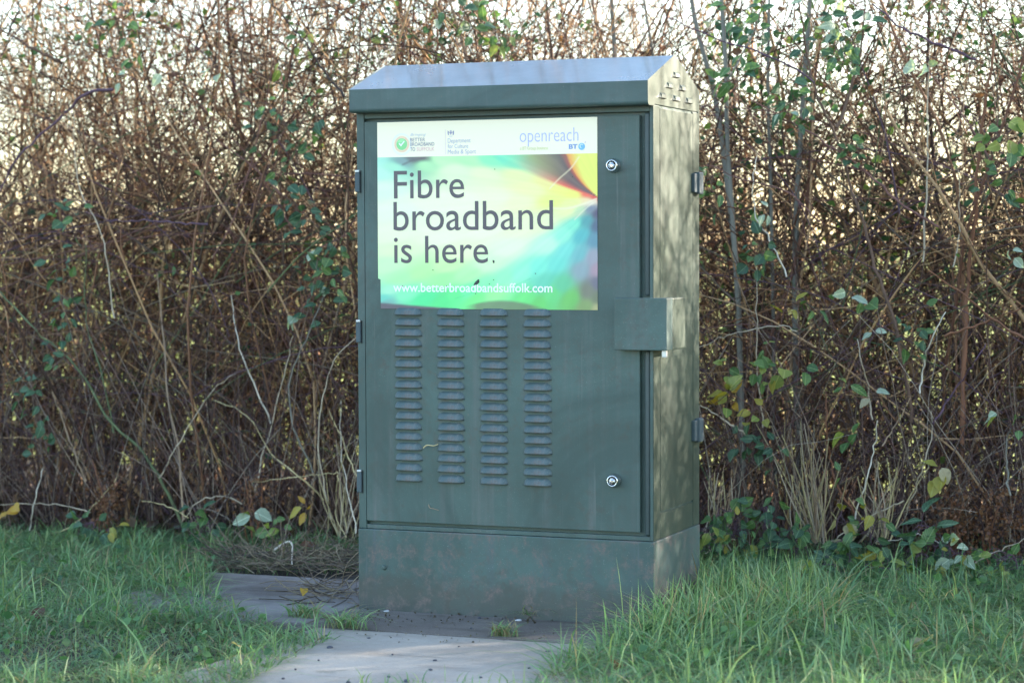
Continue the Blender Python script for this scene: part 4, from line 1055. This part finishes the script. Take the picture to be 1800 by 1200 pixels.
# dead docks: rusty seed heads on stems
def dock(px, py, w_, h_, n_, label, off=.12):
    rnd = np.random.default_rng(int(px))
    o0 = at_hedge(px, py + h_, off); o0[2] = -.01
    root = tag(empty('dead_dock', o0), label, 'plant')
    top = at_hedge(px, py, off) - o0; S = 1 / 620.0
    for s in range(4):
        b = np.array([rnd.normal(0, .03), rnd.normal(0, .02), 0]); e = top + np.array([rnd.normal(0, w_ * S * .5), rnd.normal(0, .03), rnd.normal(0, .04)])
        P = smooth_path([b, (b + e) / 2 + rnd.normal(0, .015, 3), e], 10)
        V, F = tubes(P[None], np.linspace(.0026, .0012, 10)[None], 5)
        mesh_obj('stem', np_mesh('stem', V, F, M_bark, np.tile(np.array(PAL['rust']), (len(V), 1))), root)
    N = n_
    t = rnd.beta(3, 1.6, N); pos = top[None] * t[:, None] + rnd.normal(0, 1, (N, 3)) * np.array([w_ * S * .55, .03, h_ * S * .22])
    pos = pos[pos[:, 2] > .04]
    o = leaf_cloud('seed_heads', pos, rnd.uniform(.006, .013, len(pos)), np.array([[.19, .085, .045], [.13, .06, .035], [.25, .13, .07]])[rnd.integers(0, 3, len(pos))], M_leafmass, root, leaf_shape(.45, 0, 4))
    tag(o, kind='stuff')
dock(1740, 865, 90, 120, 900, 'rusty dead dock plant with seed heads at the outer hedge foot')
dock(1672, 885, 50, 80, 350, 'smaller rusty dead dock behind the broad dock leaves')
dock(190, 850, 50, 70, 350, 'brown dead dock heads above the grass, left of the green stem')
dock(455, 835, 40, 70, 220, 'small brown dead dock beside the large pale lime leaf')

# sheaf of dry stalks
def sheaf(cx, top_y, base_y, n_, w_, off, label):
    rnd = random.Random(cx); o0 = at_hedge(cx, base_y, off)
    root = tag(empty('dry_stalk_sheaf', o0), label, 'stalks')
    for i in range(n_):
        a = at_hedge(cx + rnd.gauss(0, w_ * .35), base_y + rnd.uniform(-8, 8), off + rnd.uniform(-.05, .05)) - o0
        b = at_hedge(cx + rnd.gauss(w_ * .2, w_ * .9), top_y + rnd.uniform(0, (base_y - top_y) * .6), off + rnd.uniform(-.08, .08)) - o0
        P = smooth_path([a, (a + b) / 2 + np.array([rnd.gauss(0, .012), 0, 0]), b], 8)
        V, F = tubes(P[None], np.linspace(.002, .001, 8)[None] * rnd.uniform(.8, 1.5), 4)
        c_ = np.array(PAL[rnd.choice(['pale', 'tan', 'straw'])]) * rnd.uniform(.6, 1.0)
        mesh_obj('stalk', np_mesh('stalk', V, F, M_bark, np.tile(c_, (len(V), 1))), root)
sheaf(1420, 730, 950, 44, 38, .16, 'sheaf of dry tan stalks at the hedge foot near the cabinet')
sheaf(1545, 780, 950, 26, 40, .12, 'looser sheaf of dry stalks beside the white curved stalk')
sheaf(1265, 800, 960, 22, 26, .16, 'dry stalks crossing beside the cabinet plinth corner')
sheaf(600, 760, 945, 20, 30, .12, 'dry stalks fanned behind the cabinet foot, hinge side')

# ------------------------------------------------------------------ grass
GREENS = np.array([[.115, .225, .095], [.155, .28, .125], [.23, .33, .165], [.135, .235, .115], [.24, .32, .135]])
DRY = np.array([[.34, .28, .15], [.42, .36, .22], [.26, .2, .11]])
def blades(root, hgt, wid, lean, cols, K=5):
    N = len(root)
    az = rng.uniform(0, 2 * math.pi, N); d = np.c_[np.cos(az), np.sin(az)]
    t = np.linspace(0, 1, K)
    out = lean[:, None] * hgt[:, None] * (t ** 1.9)[None]
    zz = hgt[:, None] * (t - .42 * np.minimum(lean, 1.6)[:, None] * t ** 2.4)
    twist = rng.uniform(0, math.pi, N); sd = np.c_[np.cos(twist), np.sin(twist)]
    w = wid[:, None] * np.array([.75, 1, .92, .62, .06])[None]
    ctr = np.stack([root[:, 0:1] + d[:, 0:1] * out, root[:, 1:2] + d[:, 1:2] * out, root[:, 2:3] + zz], -1)
    side = np.stack([sd[:, 0:1] * w, sd[:, 1:2] * w, np.zeros_like(w)], -1)
    V = np.stack([ctr - side, ctr + side], 2).reshape(-1, 3)
    idx = np.arange(N * K * 2).reshape(N, K, 2)
    F = np.stack([idx[:, :-1, 0], idx[:, :-1, 1], idx[:, 1:, 1], idx[:, 1:, 0]], -1).reshape(-1, 4)
    C = cols[:, None, None, :] * np.ones((1, K, 2, 1))
    pale = np.array([.16, .17, .08])
    C[:, 0] = C[:, 0] * .5 + pale * .5
    return V, F, C.reshape(-1, 3)
def poly_inside(x, y, poly):
    ins = np.zeros(len(x), bool); j = len(poly) - 1
    for i in range(len(poly)):
        xi, yi = poly[i]; xj, yj = poly[j]
        ins ^= ((yi > y) != (yj > y)) & (x < (xj - xi) * (y - yi) / (yj - yi + 1e-12) + xi); j = i
    return ins
def gpx(l): return [tuple(at_ground(a, b)[:2]) for a, b in l]
bare = gpx([(388, 1004), (640, 1000)]) + [(0.0, .37), (.76, .37), (.77, .0)] + gpx([(1070, 1122), (1026, 1142), (982, 1162), (945, 1190), (918, 1240), (880, 1330), (330, 1330), (400, 1232), (425, 1205), (480, 1170), (545, 1138), (585, 1122), (520, 1112), (440, 1085), (385, 1050), (365, 1022)])
bare_far = gpx([(370, 976), (640, 968), (640, 1006), (380, 1008)])
def scatter(n_, x0, x1, y0, y1):
    return rng.uniform(x0, x1, n_), rng.uniform(y0, y1, n_)
gx_, gy_ = scatter(150000, -2.2, 2.3, -1.5, 1.55)
ok = ~poly_inside(gx_, gy_, bare) & (gy_ < hedge_y(gx_) + .10) & ~((gx_ > -.01) & (gx_ < .76) & (gy_ > -.01) & (gy_ < .37))
ok &= ~(poly_inside(gx_, gy_, bare_far) & (rng.random(len(gx_)) < .93))
# patchiness
pn = np.sin(gx_ * 9.1 + 1.3 * np.sin(gy_ * 7)) * np.sin(gy_ * 8.3 + 1.7 * np.sin(gx_ * 5)) + .5 * np.sin(gx_ * 23 + gy_ * 17)
soil_p = np.exp(-(((gx_ + .42) / .33) ** 2 + ((gy_ + .72) / .20) ** 2)) * .9
ok &= rng.random(len(gx_)) < np.clip(.74 + .25 * pn - soil_p * .9, .08, 1)
ok &= ~((gy_ > 1.0) & (rng.random(len(gx_)) < .25))
gx_, gy_, pn = gx_[ok], gy_[ok], pn[ok]; N = len(gx_)
right = gx_ > .45
h = rng.gamma(4, .0108, N) * (1 + .34 * pn) + .012
h *= np.where(right, 1.10, .92)
nearcab = np.exp(-(((gx_ - .93) / .24) ** 2 + ((gy_ - .12) / .38) ** 2)); h *= 1 + 1.0 * nearcab
h *= np.where((gx_ < 0) & (gy_ > .4), .85, 1.0)
h *= np.where(np.exp(-(((gx_ + .35) / .5) ** 2 + ((gy_ + .75) / .3) ** 2)) > .4, .7, 1)
h = np.clip(h, .015, .21)
ln_ = np.abs(rng.normal(1.2, .75, N)); dry = rng.random(N) < np.where(right, .05, .06)
cg = GREENS[rng.integers(0, len(GREENS), N)] * rng.uniform(.75, 1.25, (N, 1))
cg[dry] = DRY[rng.integers(0, 3, dry.sum())]
w_ = rng.uniform(.0010, .0026, N)
V, F, C = blades(np.c_[gx_, gy_, np.full(N, -.016)], h, w_, ln_, cg)
# rank tall grass crowding the plinth's free corner
NR = 2400
rx_, ry_ = rng.uniform(.772, 1.15, NR), rng.uniform(-.20, .50, NR)
ok = (rx_ - .77) / .4 + np.abs(ry_ - .2) / .9 < .95 * rng.random(NR) ** .5 + .25
rx_, ry_ = rx_[ok], ry_[ok]; NR = len(rx_)
cr_ = GREENS[rng.integers(0, 5, NR)] * rng.uniform(.8, 1.25, (NR, 1)); dr_ = rng.random(NR) < .10; cr_[dr_] = DRY[rng.integers(0, 3, dr_.sum())]
V3, F3, C3 = blades(np.c_[rx_, ry_, np.full(NR, -.016)], rng.uniform(.06, .175, NR), rng.uniform(.0014, .0028, NR), np.abs(rng.normal(.7, .45, NR)), cr_)
NS = 70
q_ = np.array([at_ground(rng.uniform(600, 900), rng.uniform(1196, 1225)) for _ in range(NS)])
V4, F4, C4 = blades(q_ - [0, 0, .004], rng.uniform(.02, .06, NS), rng.uniform(.0010, .002, NS), rng.uniform(.3, 1.3, NS), GREENS[rng.integers(0, 5, NS)])
# flattened thatch between the blades
NT = 34000
tx_, ty_ = scatter(NT, -2.2, 2.3, -1.5, 1.5)
ok = ~poly_inside(tx_, ty_, bare) & (ty_ < hedge_y(tx_) + .25) & ~((tx_ > -.01) & (tx_ < .76) & (ty_ > -.01) & (ty_ < .37))
tx_, ty_ = tx_[ok], ty_[ok]; NT = len(tx_)
V2, F2, C2 = blades(np.c_[tx_, ty_, np.full(NT, -.014)], rng.uniform(.03, .09, NT), rng.uniform(.0008, .0016, NT), rng.uniform(1.2, 2.0, NT), np.r_[DRY * .6, GREENS * .8][rng.integers(0, 8, NT)])
grass = mesh_obj('grass', np_mesh('grass', np.r_[V, V2, V3, V4], np.r_[F, F2 + len(V), F3 + len(V) + len(V2), F4 + len(V) + len(V2) + len(V3)], M_grass, np.r_[C, C2, C3, C4]))
tag(grass, 'uneven winter grass on the verge round the concrete slabs and along the hedge foot', 'grass', kind='stuff')

# raked dry grass behind the slab
def litter(name, px0, px1, py0, py1, n_, label):
    q = np.array([at_ground(rng.uniform(px0, px1), rng.uniform(py0, py1)) for _ in range(n_)])
    q[:, 2] = rng.uniform(0, .02, n_)
    d = unit(np.c_[rng.normal(0, 1, n_), rng.normal(0, .6, n_), rng.normal(.05, .25, n_)])
    P = grow(q, d, rng.uniform(.05, .17, n_), 5, .18, -.03); P[:, :, 2] = np.maximum(P[:, :, 2], .002)
    c_ = np.array([[.26, .20, .14], [.34, .28, .19], [.18, .14, .11], [.10, .08, .07]])[rng.integers(0, 4, n_)]
    V, F = tubes(P, rng.uniform(.0006, .0016, n_)[:, None] * np.ones((1, 5)), 3)
    o = mesh_obj(name, np_mesh(name, V, F, M_straw, np.repeat(c_, 15, axis=0)))
    return tag(o, label, 'dry grass', kind='stuff')
litter('dry_grass_litter', 385, 632, 972, 1002, 480, 'brown raked dry grass lying along the back edge of the slab')
litter('dirt_crumbs', 520, 632, 1030, 1062, 90, 'dark crumbs and straw on the worn slab beside the plinth')

def crumbs(name, pxs, n_, zj, size, cols, label, cat):
    q = np.array([at_ground(rng.uniform(*pxs[:2]), rng.uniform(*pxs[2:])) for _ in range(n_)])
    q = q[~((q[:, 0] > -.004) & (q[:, 0] < .757) & (q[:, 1] > -.006) & (q[:, 1] < .37))]
    if name == 'turf_weeds':
        q = q[~poly_inside(q[:, 0], q[:, 1], bare) & ~poly_inside(q[:, 0], q[:, 1], bare_far)]
    q[:, 2] = rng.uniform(.001, zj, len(q))
    o = leaf_cloud(name, q, rng.uniform(*size, len(q)), np.array(cols)[rng.integers(0, len(cols), len(q))] * rng.uniform(.7, 1.3, (len(q), 1)), M_leafmass, None, leaf_shape(.4, .1, 5), .35)
    return tag(o, label, cat, kind='stuff')
crumbs('soil_crumbs', (634, 1060, 1072, 1096), 200, .006, (.003, .009), [[.08, .065, .05], [.12, .095, .075], [.06, .05, .042]], 'dark soil crumbs gathered along the foot of the plinth', 'soil')
crumbs('joint_soil', (470, 1000, 1094, 1130), 130, .003, (.003, .007), [[.10, .085, .07], [.15, .12, .09], [.18, .15, .11]], 'soil and plant bits strewn along the joint of the front slab', 'soil')
crumbs('turf_weeds', (0, 560, 960, 1180), 260, .04, (.012, .026), [[.07, .16, .055], [.10, .20, .07], [.05, .12, .05]], 'small broad weed leaves mixed into the grass left of the slabs', 'weeds')
crumbs('turf_weeds', (1080, 1800, 1000, 1190), 420, .05, (.012, .030), [[.08, .17, .06], [.11, .21, .08], [.05, .12, .05]], 'small broad weed leaves mixed into the grass beside the plinth', 'weeds')
for px, py, sz, pal, lab in ((78, 1090, .05, 'dead', 'brown fallen leaf on the grass near the bare soil patch'), (533, 1062, .035, 'gold', 'golden fallen leaf at the grass edge beside the worn slab'), (1240, 1010, .05, 'tan', 'pale fallen leaf in the tall grass beside the plinth corner'), (1640, 1145, .07, 'tan', 'long tan fallen leaf on the open grass'),
                         (528, 975, .05, 'dead', 'russet fallen leaf on the raked dry grass'), (1080, 1185, .05, 'dead', 'dead brown leaf caught in the grass by the front slab'), (420, 1160, .04, 'tan', 'straw-coloured fallen leaf at the near corner of the left grass')):
    rd_ = random.Random(px); o = mesh_obj('fallen_leaf', leaf_me('oval', pal, rd_.randrange(4)))
    o.location = at_ground(px, py) + np.array([0, 0, .03 if px != 533 else .04]); o.scale = (sz, sz, sz); o.rotation_euler = (rd_.uniform(-.5, .9), rd_.uniform(-.4, .4), rd_.uniform(0, 6))
    tag(o, lab, 'leaf')

# ------------------------------------------------------------------ tufts, pebbles, sticks on the slabs
def tuft(px, py, n_, hgt, spread, dryp, label, lean=(.5, 1.4)):
    o0 = at_ground(px, py)
    rt = np.c_[rng.normal(0, spread, n_), rng.normal(0, spread * .5, n_), np.full(n_, .0)]
    c_ = GREENS[rng.integers(0, 5, n_)] * rng.uniform(.8, 1.5, (n_, 1)); dr = rng.random(n_) < dryp; c_[dr] = DRY[rng.integers(0, 3, dr.sum())] * .8
    V, F, C = blades(rt, rng.uniform(.5, 1.1, n_) * hgt, rng.uniform(.0009, .0019, n_), rng.uniform(*lean, n_), c_)
    o = mesh_obj('grass_tuft', np_mesh('grass_tuft', V, F, M_grass, C)); o.location = o0
    return tag(o, label, 'grass tuft')
tuft(612, 1103, 110, .085, .030, .25, 'bright green grass tuft growing in the slab joint by the plinth corner', (.8, 1.9))
tuft(886, 1117, 90, .048, .017, .5, 'short brownish grass tuft in the joint of the front slab', (.4, 1.5))
tuft(938, 1086, 90, .055, .014, .5, 'dark straggly grass tuft against the front of the plinth', (.6, 1.8))
tuft(536, 1084, 120, .055, .020, .2, 'dark green grass tuft at the edge of the worn slab', (.4, 1.3))

def pebble_mesh(seed):
    bm = bmesh.new(); bmesh.ops.create_icosphere(bm, subdivisions=2, radius=1)
    rr = random.Random(seed); k = [Vector((rr.gauss(0, 1), rr.gauss(0, 1), rr.gauss(0, 1))) for _ in range(4)]
    for v in bm.verts:
        v.co *= 1 + .16 * math.sin(v.co.dot(k[0]) * 1.6) + .12 * math.sin(v.co.dot(k[1]) * 2.3); v.co.z *= .62
    for f in bm.faces: f.smooth = True
    me = bpy.data.meshes.new('pebble'); bm.to_mesh(me); bm.free(); return me
M_flint = plain('flint', (.055, .058, .075), .45, 0, .5, 90); M_white_st = plain('white_stone', (.42, .42, .42), .6)
pm = []
for s in range(4):
    a = pebble_mesh(s); a.materials.append(M_flint); pm.append(a)
PEB = [(581, 1138, 7), (573, 1117, 4), (555, 1121, 4), (648, 1121, 4), (764, 1160, 4.5), (757, 1177, 5), (683, 1189, 4), (716, 1197, 9), (520, 1176, 4), (962, 1145, 5), (612, 1199, 5), (930, 1174, 4), (845, 1190, 4), (560, 1160, 3), (690, 1150, 3), (497, 1192, 4), (842, 1086, 5), (905, 1089, 5), (828, 1104, 3), (716, 1088, 3), (806, 1136, 3)]
for i, (px, py, r_) in enumerate(PEB):
    o = mesh_obj('pebble', pm[i % 4]); o.location = at_ground(px, py) + np.array([0, 0, .001])
    s = r_ / 950.0; o.scale = (s, s * random.uniform(.55, .95), s * random.uniform(.6, 1)); o.rotation_euler = (0, 0, random.uniform(0, 6))
    tag(o, 'small dark flint pebble lying on a concrete slab', 'pebble', 'dark pebbles scattered on the slabs')
wp = pebble_mesh(9); wp.materials.append(M_white_st)
for px, py, r_, lab in ((680, 1074, 5, 'small white pebble against the foot of the plinth'), (912, 1090, 5.5, 'pale flat stone beside the dark tuft at the plinth')):
    o = mesh_obj('pebble', wp); o.location = at_ground(px, py); s = r_ / 790.0; o.scale = (s * 1.2, s, s * .8); tag(o, label=lab, cat='pebble')
# pale stick on the dry grass, dead stalk caught on the louvres
def stick(name, P, r0, r1, colr, label, cat):
    P = smooth_path(np.array(P), 12); o0 = P[0].copy()
    V, F = tubes((P - o0)[None], np.linspace(r0, r1, 12)[None], 6)
    o = mesh_obj(name, np_mesh(name, V, F, M_bark, np.tile(np.array(PAL[colr]), (len(V), 1)))); o.location = o0
    return tag(o, label, cat)
q = [at_ground(a, b) + np.array([0, 0, z]) for a, b, z in ((482, 985, .03), (500, 982, .045), (514, 1000, .01))]
stick('bent_stick', q, .0035, .002, 'white', 'pale bent stick lying on the dry grass behind the slab', 'stick')
stick('dead_stalk', [(.176, -.010, .398), (.186, -.013, .405), (.203, -.011, .404), (.216, -.014, .408)], .0016, .0010, 'straw', 'dry plant scrap caught on the door louvres, second column', 'stalk')
stick('dead_stalk', [(.186, -.003, .262), (.188, -.004, .255), (.200, -.003, .252), (.212, -.003, .249)], .0008, .0006, 'tan', 'tiny dry scrap stuck on the door below the louvres', 'stalk')
